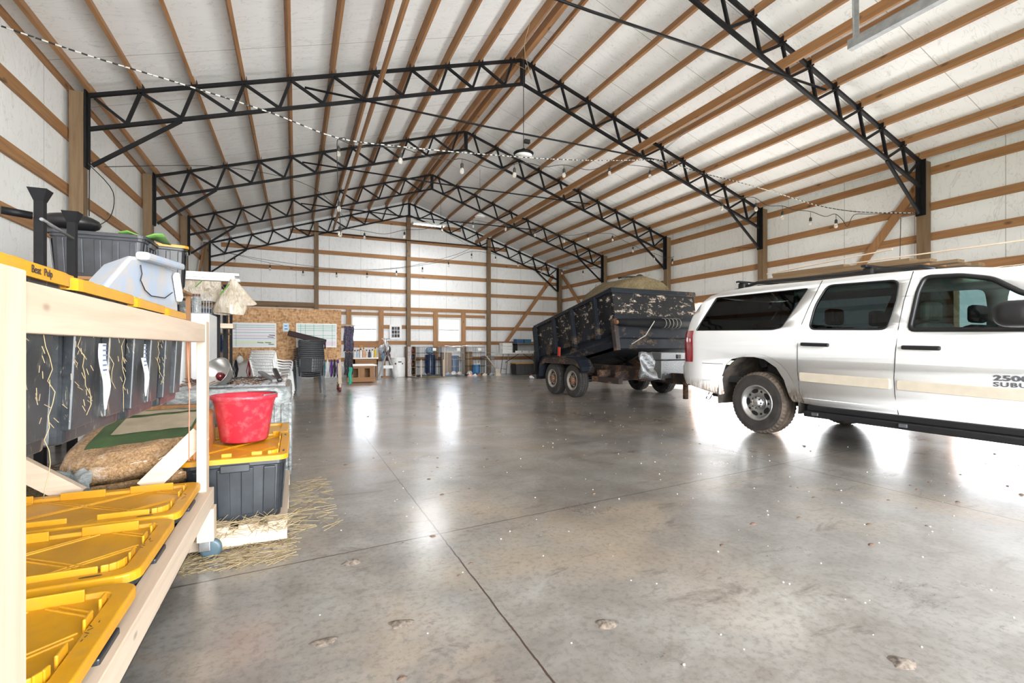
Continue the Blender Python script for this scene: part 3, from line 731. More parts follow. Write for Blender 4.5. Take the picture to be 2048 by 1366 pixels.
for s in (0, 1):
    x = bx0 if s == 0 else bx1-.05; xo = -.03 if s == 0 else .08
    m = MB()
    prof = [(0, 0), (0, .20), (.035, .25), (.035, .33), (0, .38), (0, HS)]
    P = [bp((bx0-.0+d) if s == 0 else bx1-d, 0, h) for d, h in prof]+[bp(bx0+.06 if s == 0 else bx1-.06, 0, HS), bp(bx0+.06 if s == 0 else bx1-.06, 0, 0)]
    m.prism(P, dB*BL); m.build('bed_side', M['bedsteel'], tr)
    bb('sideboard', M['board'], (x, x+.05, .02, BL-.03, HS+.0, BH-.03))
    bb('top_rail', M['bedsteel'], (x-.03, x+.08, -.02, BL, BH-.05, BH+.03), bevel=.008)
    for k, l in enumerate((.52, 1.42, 2.25, 3.22)):
        xx = (bx0-.075, bx0-.0) if s == 0 else (bx1, bx1+.075)
        bb('side_post', M['bedsteel'], (xx[0], xx[1], l-.045, l+.045, .30 if k < 3 else -.15, BH-.02), bevel=.006)
bb('front_board', M['board'], (bx0, bx1, -.05, 0, HS+.06, BH-.03))
bb('top_rail', M['bedsteel'], (bx0-.04, bx1+.04, -.08, .02, BH-.07, BH+.03), bevel=.01)
bb('front_rail', M['bedsteel'], (bx0-.03, bx1+.03, -.07, .0, HS-.0, HS+.08), bevel=.008)
m = MB(); prof = [(0, 0), (-.05, .02), (-.05, .20), (-.02, .24), (-.02, HS), (.04, HS), (.04, 0)]
m.prism([bp(bx0, l, h) for l, h in prof], (bx1-bx0, 0, 0)); m.build('bed_front', M['bedsteel'], tr)
m = MB(); bbox(m, bx0-.06, bx0+.03, -.08, .03, -.02, HS+.02); m.build('corner_plate', M['framesteel'], tr, bevel=.005)
m = MB(); bbox(m, bx0-.03, bx1+.03, BL, BL+.06, -.15, BH); m.build('rear_gate', M['bedsteel'], tr)
# tarp roll with its crank end and the rope round it
p0, p1 = bp(bx0-.02, -.14, HS-.07), bp(bx1, -.14, HS-.07)
m = MB(); m.tube([p0, p0.lerp(p1, .1), p0.lerp(p1, .3), p0.lerp(p1, .5), p1], [.06, .075, .085, .095, .085], 14); m.build('rolled_tarp', plain('black_tarp', (.007, .007, .008), .75, spec=.2), tr)
m = MB(); m.tube([p0-Vector((.05, 0, 0)), p0+Vector((.02, 0, 0))], .045, 12); m.build('roller_end', M['rust'], tr)
m = MB()
for k in range(5):
    c = p0.lerp(p1, .52+.045*k); m.lathe([(.100, 0), (.106, .006), (.100, .012)], c, 'x', 16)
m.tube([p0.lerp(p1, .38)+Vector((0, -.1, .03)), p0.lerp(p1, .28)+Vector((0, -.09, -.25)), p0.lerp(p1, .15)+Vector((0, -.02, -.42))], .009, 6)
m.build('rope', plain('white_rope', (.55, .53, .48), .8), tr)
# fender over the tandem wheels
for s in (0, 1):
    xa, xb = (5.30, 5.60) if s == 0 else (7.70, 8.0)
    pr = [(8.26, .58), (8.30, .66), (8.42, .80), (8.58, .86), (9.2, .87), (9.86, .86), (10.02, .80), (10.14, .66), (10.18, .40)]
    pi = [(y+(.03 if y < 9.2 else -.03), z-.03) for y, z in pr]
    m = MB(); P = [(xa, y, z) for y, z in pr]+[(xa, y, z) for y, z in pi[::-1]]; m.prism(P, (xb-xa, 0, 0)); m.build('fender', M['bedsteel'], tr)
    m = MB(); m.prism([(xa+.015, y, z) for y, z in ((8.3, .6), (8.44, .79), (8.58, .84), (9.86, .84), (10.0, .79), (10.1, .62), (9.9, .70), (8.6, .70))], (.01, 0, 0)); m.build('fender_skirt', M['framesteel'], tr)
for x, o_ in ((5.46, -1), (7.84, 1)):
    for y in (8.74, 9.60): wheel('wheel', (x, y, .355), .355, .195, .21, o_, tr, M['rubber'], plain('dusty_steel_rim', (.32, .29, .24), .5, .3, .2), False)
for y in (8.74, 9.60): MB().tube([(5.55, y, .36), (7.75, y, .36)], .04, 8).build('axle', M['black'], tr)
# chassis
for x in (5.98, 7.22): MB().box((x-.04, 6.0, .44), (x+.04, 10.6, .62)).build('frame_rail', M['framesteel'], tr)
for y in (6.9, 7.6, 8.2, 10.4): MB().box((5.66, y-.04, .46), (7.64, y+.04, .60)).build('cross_member', M['framesteel'], tr)
MB().box((5.60, 7.45, .36), (5.70, 8.35, .47)).build('frame_step', M['framesteel'], tr)
MB().bar((5.98, 6.05, .52), (6.15, 5.72, .52), .08, .12).bar((7.22, 6.05, .52), (6.2, 5.72, .52), .08, .12).box((6.1, 5.66, .48), (6.24, 5.95, .58)).build('tongue', M['framesteel'], tr)
m = MB()
for x in (6.25, 6.95): m.bar((x, 7.55, .60), (x, 8.45, .90), .06, .05); m.bar((x, 8.45, .60), (x, 7.6, .95), .06, .05)
m.build('lift_arms', M['black'], tr)
m = MB(); m.tube([(6.6, 7.9, .62), (6.6, 8.5, .8)], .07, 12); m.build('lift_cylinder', M['rust'], tr)
for x in (6.0, 7.2): MB().box((x-.04, 6.98, .62), (x+.04, 10.7, .70)).build('bed_rest', M['framesteel'], tr)
MB().box((5.86, 6.00, .21), (5.92, 6.06, .5)).build('jack', M['framesteel'], tr)
# the red strap on the side
m = MB(); q = bp(bx0-.09, 2.0, .42); m.bar(q, q+Vector((0, .03, -.30)), .02, .10, up=(0, 1, 0)); m.build('red_strap', plain('red_webbing', (.55, .05, .02), .7), tr, bevel=.004)
# rear lamp post and reflector
MB().box((5.35, 10.45, .40), (5.42, 10.52, .95)).build('rear_marker_post', M['steel_black'], tr)
# round bale lying in the bed
def hay_mat(name, cols=((.07, .05, .022), (.25, .185, .095), (.50, .40, .235)), sc=38, sx=(1, 1, 1)):
    t = NT(name, .9); v = t.mapping(sx); n = t.noise(v, sc, 8, .8, 2.5); w_ = t.noise(t.mapping(), 5, 4)
    c = t.ramp(n, [(.36, cols[0]), (.5, cols[1]), (.62, cols[2])]); c = t.mix(t.ramp(w_, [(.35, .35), (.6, 0.)]), c, cols[0]); t.col(c); t.bump(n, .8, .03); return t.m
M['hay'] = hay_mat('hay')
bale = thing('hay_bale', 'big round hay bale lying in the raised trailer bed', 'hay bale', (6.65, 8.5, 1.05))
m = MB(); rows = []
R = .92
for i in range(49):
    a = 2*PI*i/48; row = []
    for (r, y) in ((.0, 7.86), (.25, 7.84), (.5, 7.86), (.75, 7.85), (.95, 7.9), (1.0, 8.0), (1.01, 8.4), (1.0, 8.9), (.97, 9.1), (.7, 9.16), (0, 9.16)):
        rr = r*R*(1+.012*math.sin(a*7+y*5)+.01*math.sin(a*13)); row.append((6.65+rr*math.cos(a)*1.0, y+.01*math.sin(a*9), 1.80+rr*math.sin(a)*.82))
    rows.append(row)
m.grid(rows); m.build('bale_roll', M['hay'], bale)
m = MB()
for k in range(160):
    a = random.uniform(.2, PI-.2); y = random.uniform(7.9, 9.0); r = R*.95; p = Vector((6.65+r*1.04*math.cos(a), y, 1.80+r*.86*math.sin(a))); d = Vector((random.uniform(-1, 1), random.uniform(-1, 1), random.uniform(0, .6))).normalized()
    m.bar(p, p+d*random.uniform(.05, .12), .004)
stuff(m.build('loose_straw', M['hay'], bale))
# a black strap thrown over the bale
m = MB(); m.tube([(6.65+.98*math.cos(a), 8.1+.5*(a-1), 1.80+.80*math.sin(a)) for a in [1.0+.12*i for i in range(8)]], .022, 6); m.ball((6.72, 8.2, 2.58), (.09, .06, .05)); tag(m.build('cargo_strap', M['black']), 'black strap lying over the top of the round hay bale', 'strap')
# tool box of the trailer tongue
t = thing('tool_box', 'silver diamond plate tool box on the tongue between trailer and suv', 'tool box', (6.4, 6.6, .62))
MB().box((5.72, 6.42, .53), (7.0, 6.85, .84)).build('box_body', M['diamond'], t, bevel=.01)
MB().box((5.70, 6.40, .85), (7.02, 6.87, .98)).build('lid', M['diamond'], t, bevel=.012)
m = MB(); m.box((6.05, 6.385, .87), (6.13, 6.40, .94)); m.build('latch', M['black'], t)
rows = []
for i in range(9):
    z = .50+.06*i; rows.append([(5.50+.035*j, 6.72-.02*j+.035*math.sin(i*1.1+j*.9)-.03*(i < 3)*j*.5, z+.012*math.sin(j*1.3)) for j in range(10)])
o = MB().grid(rows).build('bent_guard_plate', M['diamond'], t); s_ = o.modifiers.new('s', 'SOLIDIFY'); s_.thickness = .006
# ------------------------------------------------------------------ storage totes
def yellow():
    t = NT('yellow_tote_lid', .42, 0, .5); v = t.mapping(rnd=True); n = t.noise(v, 3.2, 6, .65, .4)
    geo = t.n('ShaderNodeNewGeometry'); sp = t.n('ShaderNodeSeparateXYZ'); t.l(geo.outputs['Normal'], sp.inputs[0])
    dust = t.noise(t.mapping(loc=(2, 2, 2)), 24, 5, .7)
    c = t.mix(t.ramp(n, [(.3, 0.), (.7, 1.)]), (.50, .225, .004), (.64, .31, .008))
    c = t.mix(t.ramp(dust, [(.5, 0.), (.75, .22)]), c, (.30, .22, .10)); t.col(c); return t.m
M['yellow'] = yellow()
M['tote_dark'] = plain('dusty_black_tote', (.022, .026, .030), .38, 0, .5, 7)
def dusty():
    t = NT('straw_dusted_tote', .32, 0, .5); v = t.mapping(); n = t.noise(v, 9, 7, .75, .6); n2 = t.noise(t.mapping((5, 5, 1)), 7, 6, .8, 1.5)
    c = t.mix(t.ramp(n, [(.35, 0.), (.7, 1.)]), (.010, .012, .014), (.04, .045, .05)); c = t.mix(t.ramp(n2, [(.57, 0.), (.66, .8)]), c, (.38, .33, .23)); t.col(c); return t.m
M['tote_dusty'] = dusty()
M['marker'] = plain('marker_ink', (.02, .015, .015), .7)
M['label'] = plain('paper_label', (.72, .72, .72), .6, 0, .1)
def rr(L, W, r, z, cx=0, cy=0, n=5):
    pts = []
    for sx, sy, a0 in ((1, 1, 0), (-1, 1, PI/2), (-1, -1, PI), (1, -1, 1.5*PI)):
        for i in range(n+1):
            a = a0+PI/2*i/n; pts.append((cx+sx*(L/2-r)+r*math.cos(a), cy+sy*(W/2-r)+r*math.sin(a), z))
    return pts
def tote(name, label, L, W, Hh, loc, rot=0, body='tote_dark', lid='yellow', detail=False, group='lidded storage totes', flutes=True, taper=.06, sticker=None):
    t = thing(name, label, 'storage tote', (0, 0, 0), group)
    m = MB(); rows = []
    for z, k in ((.0, 1-taper*1.2), (.02, 1-taper), (Hh-.05, 1-.01), (Hh-.05, 1.03), (Hh-.005, 1.03)):
        rows.append(rr(L*k-.03, W*k-.03, .04, z))
    if flutes:
        nr = []
        for ri in range(1):
            pass
    m.grid(rows, closed=True, smooth=False); m.add(rr(L*(1-taper*1.2)-.03, W*(1-taper*1.2)-.03, .04, .0), [list(range(24))])
    if flutes:
        for sx in (-1, 1):
            for yv in ((-.32, -.11, .11, .32) if body != 'tote_dusty' else (-.27, .20)):
                m.bar((sx*(L*(1-taper)/2-.012), yv*W, .03), (sx*(L/2-.008), yv*W*1.04, Hh-.06), W*(.12 if body != 'tote_dusty' else .26), .009 if body != 'tote_dusty' else .022, up=(1, 0, 0))
            m.box((sx*(L/2-.02), -.07, Hh-.075), (sx*(L/2+.012), .07, Hh-.035))
        for sy in (-1, 1):
            for xv in (-.36, -.18, 0, .18, .36):
                m.bar((xv*L, sy*(W*(1-taper)/2-.012), .03), (xv*L*1.03, sy*(W/2-.008), Hh-.06), L*.07, .009, up=(0, 1, 0))
    m.build('tote_body', M[body], t, bevel=.005 if body != 'tote_dusty' else .009)
    lm = MB(); r = .055; z = Hh+.002
    loops = [rr(L+.02, W+.02, r, z-.028), rr(L+.02, W+.02, r, z-.004), rr(L+.012, W+.012, r, z), rr(L-.075, W-.075, r*.6, z), rr(L-.08, W-.08, r*.6, z-.014)]
    lm.grid(loops, closed=True, smooth=False); lm.add(rr(L-.08, W-.08, r*.6, z-.014), [list(range(24))]); lm.add(rr(L+.012, W+.012, r, z-.026), [list(range(24))])
    if detail:
        a, b = L/2-.045, W/2-.045
        def seg(p, q, h=.018): lm.bar((*p, z+.000), (*q, z+.000), .007, h*2, up=(0, 0, 1))
        for sy in (-1, 1):
            for p, q in ((-.92, -.62), (-.36, .1), (.36, .84)): seg((p*a, sy*b), (q*a, sy*b))
        for sx in (-1, 1):
            for p, q in ((-.62, -.36), (.10, .34), (.6, .8)): seg((sx*a, p*b), (sx*a, q*b))
            for sy in (-1, 1):
                pts = [(sx*(a-.05*(1-math.cos(u))), sy*(b-.05*(1-math.sin(u)))) for u in [PI/2*i/4 for i in range(5)]]
                if sy < 0:
                    for p, q in zip(pts[:-1], pts[1:]): seg(p, q)
        zz = z-.013; a2, b2 = a-.012, b-.012
        def clip(c, s):   # line y = s*x + c inside the recess
            pts = []
            for x in (-a2, a2):
                y = s*x+c
                if abs(y) <= b2: pts.append((x, y))
            for y in (-b2, b2):
                x = (y-c)/s
                if abs(x) <= a2: pts.append((x, y))
            return pts[:2]
        for s_ in (.78, -.78):
            for c_ in (-.5, -.26, 0, .26, .5):
                for d in (0, .022):
                    P = clip(c_*1.2*1.0+d+.05, s_)
                    if len(P) == 2: lm.bar((*P[0], zz), (*P[1], zz), .006, .007)
    o = lm.build('lid', M[lid], t, bevel=.004 if detail else 0)
    if detail:
        for sx in (-1, 1):
            sl = MB(); sl.prism([(sx*(L/2-.11)+.028*math.cos(u), -(W/2-.016)+.006*math.sin(u), z+.0003) for u in [2*PI*i/12 for i in range(12)]], (0, 0, .0006))
            sl.build('lid_slot_shade', M['black'], o)  # thin black oval on the lid, painted shade of an open slot
    t.location = loc; t.rotation_euler = (0, 0, rot); bpy.context.view_layer.update(); return t
# ------------------------------------------------------------------ rolling wooden rack in the left foreground
rk = thing('rolling_rack', 'pale wooden rolling rack on casters in the left foreground, filled with yellow-lidded totes', 'rack', (-.8, 1.95, 0))
FX, BXk = -.41, -1.24
def lum(name, a, b, ax, mat='fir_'): MB().box(a, b).build(name, M[mat+ax], rk, bevel=.003)
for y0 in (.973, 2.811):
    lum('rack_post', (FX-.042, y0, .11), (FX, y0+.089, 1.205), 'z'); lum('rack_post', (BXk, y0, .11), (BXk+.042, y0+.089, 1.205), 'z')
lum('top_rail', (FX-.042, 1.062, 1.10), (FX-.004, 2.811, 1.188), 'y'); lum('top_rail', (BXk+.002, 1.062, 1.10), (BXk+.04, 2.811, 1.188), 'y')
lum('bottom_rail', (FX-.035, .95, .262), (FX+.022, 2.90, .350), 'y'); lum('bottom_rail', (BXk-.038, .95, .262), (BXk, 2.90, .350), 'y')
for y0 in (.955, 2.80):
    lum('end_rail', (BXk+.002, y0+.04, .262), (FX-.044, y0+.078, .35), 'x'); lum('end_rail', (BXk+.044, y0+.04, 1.10), (FX-.044, y0+.078, 1.188), 'x')
MB().bar((-.44, 2.875, .635), (-.67, 2.875, .385), .089, .036, up=(0, 1, 0)).build('end_brace', M['fir_x'], rk)
MB().bar((-1.22, 2.875, .60), (-.93, 2.875, .375), .089, .036, up=(0, 1, 0)).build('end_brace', M['fir_x'], rk)
lum('foot_block', (FX-.040, 2.80, .10), (FX+.034, 2.89, .262), 'z')
for x in (FX-.005, BXk+.02):
    for y in (1.02, 2.85):
        c = bpy.data.objects.new('caster', None); COL.objects.link(c); c.location = Vector((x, y, 0))-rk.location; c.parent = rk
        m = MB(); m.box((x-.03, y-.035, .095), (x+.03, y+.035, .105)); m.box((x-.03, y-.027, .045), (x+.02, y-.021, .10)); m.box((x-.03, y+.021, .045), (x+.02, y+.027, .10)); m.build('caster_fork', M['zinc'], c, bevel=.003)
        m = MB(); m.lathe([(0, -.016), (.034, -.016), (.048, -.013), (.05, 0), (.048, .013), (.034, .016), (0, .016)], (x+.02, y-.0, .05), 'y', 24); m.build('caster_wheel', plain('blue_grey_wheel', (.06, .10, .12), .4), c)
# string tied to the top rail
m = MB(); m.tube([(-.45, 2.62, 1.11), (-.452, 2.62, .95), (-.448, 2.62, .90), (-.45, 2.62, .55)], .0025, 5); m.tube([(-.458, 2.62, 1.11), (-.450, 2.62, .90)], .0025, 5); m.tube([(-.45, 2.62, .91), (-.445, 2.615, .885)], .006, 5)
tag(m.build('twine', plain('orange_twine', (.55, .22, .14), .8)), 'orange twine knotted and hanging from the top rail of the wooden rack', 'twine')
for k, (yc, wd, lb) in enumerate(((1.06, .47, 'dusty black tote with handwriting on its yellow lid, nearest on the rack top'), (1.50, .44, 'second dusty black tote from the camera on the rack top'), (1.885, .375, 'third dusty black tote from the camera on the rack top'), (2.25, .36, 'farthest dusty black tote on the rack top'))):
    t = tote('storage_tote', lb, .74, wd, .355, (-.80, yc, .870-.003*k), 0, 'tote_dusty', 'yellow', True, 'totes on top of the wooden rack', taper=.025)
    if k == 0: text('Beat  Pulp', .0195, (-.4188, 1.100, 1.207), (0, 1, 0), (0, 0, 1), M['marker'], None, 'x', .0003); o = COL.objects[-1]; o.name = 'handwriting'; w_ = o; w_.parent = [c for c in t.children if c.name.startswith('lid')][0]; w_.matrix_parent_inverse = Matrix.Translation(-t.location)
    if k in (1, 2):
        for j, yy in enumerate((.02, )):
            m = MB(); y0 = yc+(-.02 if k == 1 else -.06); rows = []
            for i in range(10):
                z = 1.085-.018*i; rows.append([(-.432-.004*math.sin(i*.9)+(.001*i), y0+.026*u*(1 if i < 7 else (10-i)/3.5)+.004*math.sin(i), z) for u in (-1, -.3, .4, 1)])
            m.grid(rows); m.v = [v-t.location for v in m.v]
            o = m.build('torn_label', M['label'], t)
            me = o.data
            for v in me.vertices: v.co += t.location
            mm = MB()
            for i in range(7): mm.box((-.4265, y0-.018, 1.078-.012*i), (-.4255, y0+.004+.002*(i % 3), 1.078-.012*i+.004))
            mm.v = [v-t.location for v in mm.v]; b_ = mm.build('label_print', plain('label_ink', (.12, .16, .28), .6), o)
            for v in b_.data.vertices: v.co += t.location
for k, (yc, lb) in enumerate(((1.45, 'yellow-lidded tote on the bottom of the wooden rack, nearest the camera'), (2.02, 'middle yellow-lidded tote on the bottom of the wooden rack'), (2.575, 'yellow-lidded tote on the bottom of the wooden rack, beside the shavings bag'))):
    t = tote('storage_tote', lb, .79, .50, .345, (-.815 if k == 0 else -.835, yc, .055), 0, 'tote_dark', 'yellow', True, 'totes on the bottom of the wooden rack')
    m = MB(); random.seed(k+3)
    for j in range(6):
        x = .37+random.uniform(-.006, .006); y = -.05+.016*j; m.bar((x, y, .3485), (x+random.uniform(-.012, .012), y+.008, .3485), .0016, .0008)
    l_ = [c for c in t.children if c.name.startswith('lid')][0]
    o = m.build('marker_scribble', M['marker'], None); o.parent = l_
# loose straw and cobweb strings hanging over the upper totes
t = NT('dry_straw', .8); t.col(t.mix(t.noise(t.mapping(), 30), (.42, .33, .18), (.28, .20, .10))); M['straw'] = t.m
random.seed(5); m = MB()
for y, n_ in ((1.16, 14), (1.33, 8), (1.62, 9), (1.98, 7), (1.5, 6)):
    z = 1.10; x = -.425; pts = [(x, y, z)]
    for i in range(n_): z -= .022; pts.append((x+random.uniform(-.006, .004), pts[-1][1]+random.uniform(-.012, .014), z))
    m.tube(pts, .0008, 4)
for i in range(70):
    y = random.choice((1.16, 1.62, 1.35, 2.0, 1.05))+random.gauss(0, .03); z = random.uniform(.93, 1.12); a = random.uniform(-1, 1); m.bar((-.427, y, z), (-.424, y+.02*math.sin(a), z-.014*math.cos(a)), .0009)
o = stuff(m.build('hanging_straw', M['straw'])); tag(o, 'strands of straw dangling from the top rail over the black totes', 'straw')
# light blue plastic box lying on the upper lids
t = thing('plastic_box', 'grubby light blue plastic box lying tilted on the rack top lids', 'box', (-.65, 1.9, 1.229))
def dirtyblue():
    q = NT('dirty_light_blue_plastic', .45); n = q.noise(q.mapping(), 9, 6, .7); q.col(q.mix(q.ramp(n, [(.4, 0.), (.65, 1.)]), (.42, .52, .66), (.58, .53, .48))); return q.m
M['ltblue'] = dirtyblue()
ol = [at_x(*p, -.62) for p in ((186, 563), (262, 510), (285, 512), (350, 540), (356, 602), (300, 592), (240, 578))]
m = MB(); m.prism([Vector((-.62, p.y, 1.238 if i in (0, 4, 5, 6) else p.z)) for i, p in enumerate(ol)], (-.20, .36, 0)); m.build('box_shell', M['ltblue'], t, bevel=.02, seg=3)
a_, b_ = at_x(284, 517, -.60), at_x(360, 538, -.60)
MB().bar(a_+Vector((0, 0, .012)), b_+Vector((0, 0, .012)), .05, .036).build('lid_edge', M['ltblue'], t, bevel=.012)
m = MB(); m.tube([at_x(x, y, -.612) for x, y in ((281, 530), (284, 548), (281, 560), (290, 580), (303, 592), (330, 596), (345, 585))], .0025, 5); m.build('crack', M['marker'], t)
a_, b_ = at_x(352, 548, -.60), at_x(360, 600, -.60)
MB().bar(a_, b_, .03, .05, up=(0, 1, 0)).build('rim', M['white'], t, bevel=.01)
# ------------------------------------------------------------------ shavings bag on hay, pallet with tote and bucket
def film():
    q = NT('cloudy_plastic_film', .2); q.b.inputs['Coat Weight'].default_value = .5; n = q.noise(q.mapping((1, 1, 2)), 8, 6, .7, 1.5); q.col(q.mix(q.ramp(n, [(.4, 0.), (.62, 1.)]), (.16, .18, .175), (.42, .44, .43))); q.bump(n, .6, .02); return q.m
M['film'] = film()
def shavings():
    q = NT('bagged_pine_shavings', .25); q.b.inputs['Coat Weight'].default_value = .6; v = q.mapping((1, 1, 1)); n = q.noise(v, 90, 6, .7, .4); w_ = q.noise(q.mapping((1, 3, 1), rot=(0, 0, .6)), 7, 5, .7, 1.5)
    c = q.ramp(n, [(.32, (.22, .11, .045)), (.5, (.44, .26, .12)), (.66, (.62, .42, .23))]); c = q.mix(q.ramp(w_, [(.58, 0.), (.66, .5)]), c, (.80, .70, .58)); q.col(c); q.bump(q.math('ADD', w_, q.math('MULTIPLY', n, .35)), .9, .03); return q.m
M['shav'] = shavings()
M['orange_label'] = plain('orange_brown_label', (.55, .22, .07), .35, 0, .15); M['green_label'] = plain('dark_green_print', (.05, .10, .035), .4, 0, .2)
t = thing('shavings_bag', 'clear plastic bag of pine shavings lying behind the braces of the rack', 'bag', (-.78, 3.25, .33))
def bagp(u, v):     # u along x, v around
    L, W_, H_ = .60, .74, .31; cx, cy, cz = -.775, 3.36, .475
    e = .42; t_ = u*PI/2; k = abs(math.cos(t_))**.16; sx = math.copysign(abs(math.sin(t_))**.8, math.sin(t_))
    c, s = math.cos(v), math.sin(v); yy = math.copysign(abs(c)**e, c); zz = math.copysign(abs(s)**e, s)
    w = 1+.03*math.sin(5*u+3*v)+.015*math.sin(9*v+u*4)+.012*math.sin(23*u+5*v)
    return Vector((cx+sx*L/2, cy+yy*W_/2*k*w, cz+zz*H_/2*k*w+.02*sx+.075*yy*(zz > -.2)))
NU, NV = 44, 60
for nm, mat, cond in (('bag_film', 'shav', lambda u, v: not (u > .55 or (PI*.25 < v < PI*.62 and u > -.45))), ('end_label', 'orange_label', lambda u, v: u > .55), ('top_label', 'green_label', lambda u, v: u <= .55 and PI*.25 < v < PI*.62 and u > -.45)):
    m = MB()
    for i in range(NU):
        for j in range(NV):
            u0, u1 = -1+2*i/NU, -1+2*(i+1)/NU; v0, v1 = 2*PI*j/NV, 2*PI*(j+1)/NV
            if cond((u0+u1)/2, (v0+v1)/2): m.add([bagp(u0, v0), bagp(u1, v0), bagp(u1, v1), bagp(u0, v1)], [(0, 1, 2, 3)], 0, True)
    m.build(nm, M[mat], t)
m = MB(); rows = []
for i in range(9):
    rows.append([Vector((-1.07+.02*i+.012*math.sin(i*2+j), 2.985-.012*j+.012*math.sin(i*1.7), .36+.022*j+.01*math.sin(i*3+j*2))) for j in range(7)])
m.grid(rows); m.build('film_tuft', M['film'], t)
m = MB()
for u0, u1, v0, v1 in ((-.25, .5, .34, .42), (-.25, .5, .46, .52)):
    rows = [[bagp(u0+(u1-u0)*i/8, PI*(v0+(v1-v0)*j/3))*1.0+Vector((0, 0, .003)) for j in range(4)] for i in range(9)]; m.grid(rows)
m.build('label_band', plain('cream_print', (.40, .34, .24), .5), t)
random.seed(11)
def straw_heap(name, label, region, n, hmax, lift=0, L=(.04, .14), mat='straw', r=.0009, flat=False):
    m = MB(); x0, x1, y0, y1 = region
    for i in range(n):
        x, y = random.uniform(x0, x1), random.uniform(y0, y1); z = lift+random.uniform(.002, hmax); a = random.uniform(0, 2*PI); l = random.uniform(*L)/2; dz = random.uniform(-1, 1)*hmax*.3
        m.bar((x-l*math.cos(a), y-l*math.sin(a), max(lift+.002, z-dz)), (x+l*math.cos(a), y+l*math.sin(a), max(lift+.002, z+dz)), r*2)
    return m, tag(stuff(m.build(name, M[mat])), label, 'straw')
m = MB(); rows = []
for i in range(13):
    rows.append([(-1.95+1.42*i/12, 2.98+1.05*j/10, .02+(.29+.02*math.sin(i*2.1+j*3))*min(1, 4*math.sin(PI*min(max(i, .0), 12)/12), 5*math.sin(PI*j/10))) for j in range(11)])
m.grid(rows)
for i in range(900):
    x = random.uniform(-1.9, -.56); y = random.uniform(2.98, 4.0); a = random.uniform(0, 6.28); l = .06; z = .30+random.uniform(-.02, .035); m.bar((x-l*math.cos(a), y-l*math.sin(a), z), (x+l*math.cos(a), y+l*math.sin(a), z+random.uniform(-.03, .03)), .003)
tag(stuff(m.build('hay_heap', M['hay'])), 'heap of dark hay under the shavings bag behind the wooden rack', 'hay')
pal = thing('wooden_pallet', 'pale wooden pallet under the black tote and pink-red bucket', 'pallet', (-.3, 3.5, 0))
for y in (2.925, 3.45, 4.05): MB().box((-.56, y, .015), (-.045, y+.038, .105)).build('stringer', M['fir_x'], pal)
for x in (-.56, -.42, -.28, -.14): MB().box((x, 2.92, .105), (x+.095, 4.09, .122)).build('deck_board', M['fir_y'], pal)
tt = tote('storage_tote', 'black tote with yellow lid standing on the pallet under the red bucket', .76, .50, .35, (-.30, 3.345, .124), PI/2, 'tote_dark', 'yellow', True, 'totes on the pallet')
tote('storage_tote', 'black tote with yellow lid on the pallet, behind the red bucket', .44, .48, .35, (-.30, 3.97, .124), PI/2, 'tote_dark', 'yellow', False, 'totes on the pallet')
t = thing('feed_bucket', 'big red rubber feed bucket standing on a yellow tote lid', 'bucket', (0, 0, 0))
def redb():
    q = NT('scuffed_red_rubber', .35); n = q.noise(q.mapping(), 14, 6, .75); q.col(q.mix(q.ramp(n, [(.5, 0.), (.7, .5)]), (.50, .025, .045), (.62, .22, .22))); return q.m
m = MB(); m.lathe([(.0, .004), (.12, .004), (.128, 0), (.134, .008), (.172, .245), (.176, .25), (.176, .262), (.190, .268), (.192, .29), (.186, .292), (.178, .275), (.165, .25), (.126, .015), (0, .014)], (0, 0, 0), 'z', 40); m.build('bucket_shell', redb(), t)
m = MB(); m.tube([(.185*math.cos(a), .185*math.sin(a)+.0, .283+.012) for a in [-.9+.13*i for i in range(20)]], .004, 6); m.build('bail_handle', M['steel'], t)
t.location = (-.30, 3.50, .480)
straw_heap('scattered_hay', 'wisps of hay on the floor around the pallet and caster', (-.60, -.02, 2.66, 3.0), 420, .02)
straw_heap('hay_wisps', 'thin hay wisps on the floor beside the pallet edge', (-.05, .22, 3.0, 4.2), 200, .02)
m, o = straw_heap('hay_strands', 'hay strands caught on the pallet front below the black tote', (-.56, -.03, 2.88, 2.955), 160, .09, .07, (.06, .2))
# ------------------------------------------------------------------ ribbed galvanised tank and what lies on it
t = thing('stock_tank', 'ribbed galvanised tank wrapped in cloudy plastic behind the red bucket', 'tank', (-.48, 4.8, 0))
m = MB(); rows = []
for z, k in ((0, .97), (.02, .98), (.62, 1.0), (.64, 1.02), (.70, 1.02), (.74, 1.0), (.75, .97)):
    row = []
    for i, p in enumerate(rr(.86, 1.14, .10, z, -.475, 4.83, 14)):
        row.append(p)
    rows.append([(-.475+(x+.475)*k, 4.83+(y-4.83)*k, z_) for x, y, z_ in row])
m.grid(rows, closed=True); m.add(rows[-1], [list(range(len(rows[-1])))])
for i in range(22):
    y = 4.33+i*.047; m.tube([(-.045, y, .03), (-.045, y, .62)], .012, 6)
for i in range(16):
    x = -.85+i*.05; m.tube([(x, 4.262, .03), (x, 4.262, .62)], .012, 6)
m.build('tank_wall', M['film'], t)
m = MB()
for i in range(18): m.bar((-.86, 4.30+i*.062, .765), (-.08, 4.30+i*.062, .765), .003)
for i in range(14): m.bar((-.86+i*.06, 4.28, .769), (-.86+i*.06, 5.38, .769), .003)
tag(m.build('wire_mesh', M['steel']), 'wire mesh lying on top of the wrapped tank', 'wire mesh')
m = MB()
random.seed(3)
for i in range(160):
    x, y, a = random.uniform(-.84, -.1), random.uniform(4.32, 5.3), random.uniform(0, 3); l = random.uniform(.02, .12); m.bar((x, y, .775), (x+l*math.cos(a), y+l*math.sin(a), .78+random.uniform(0, .02)), .005)
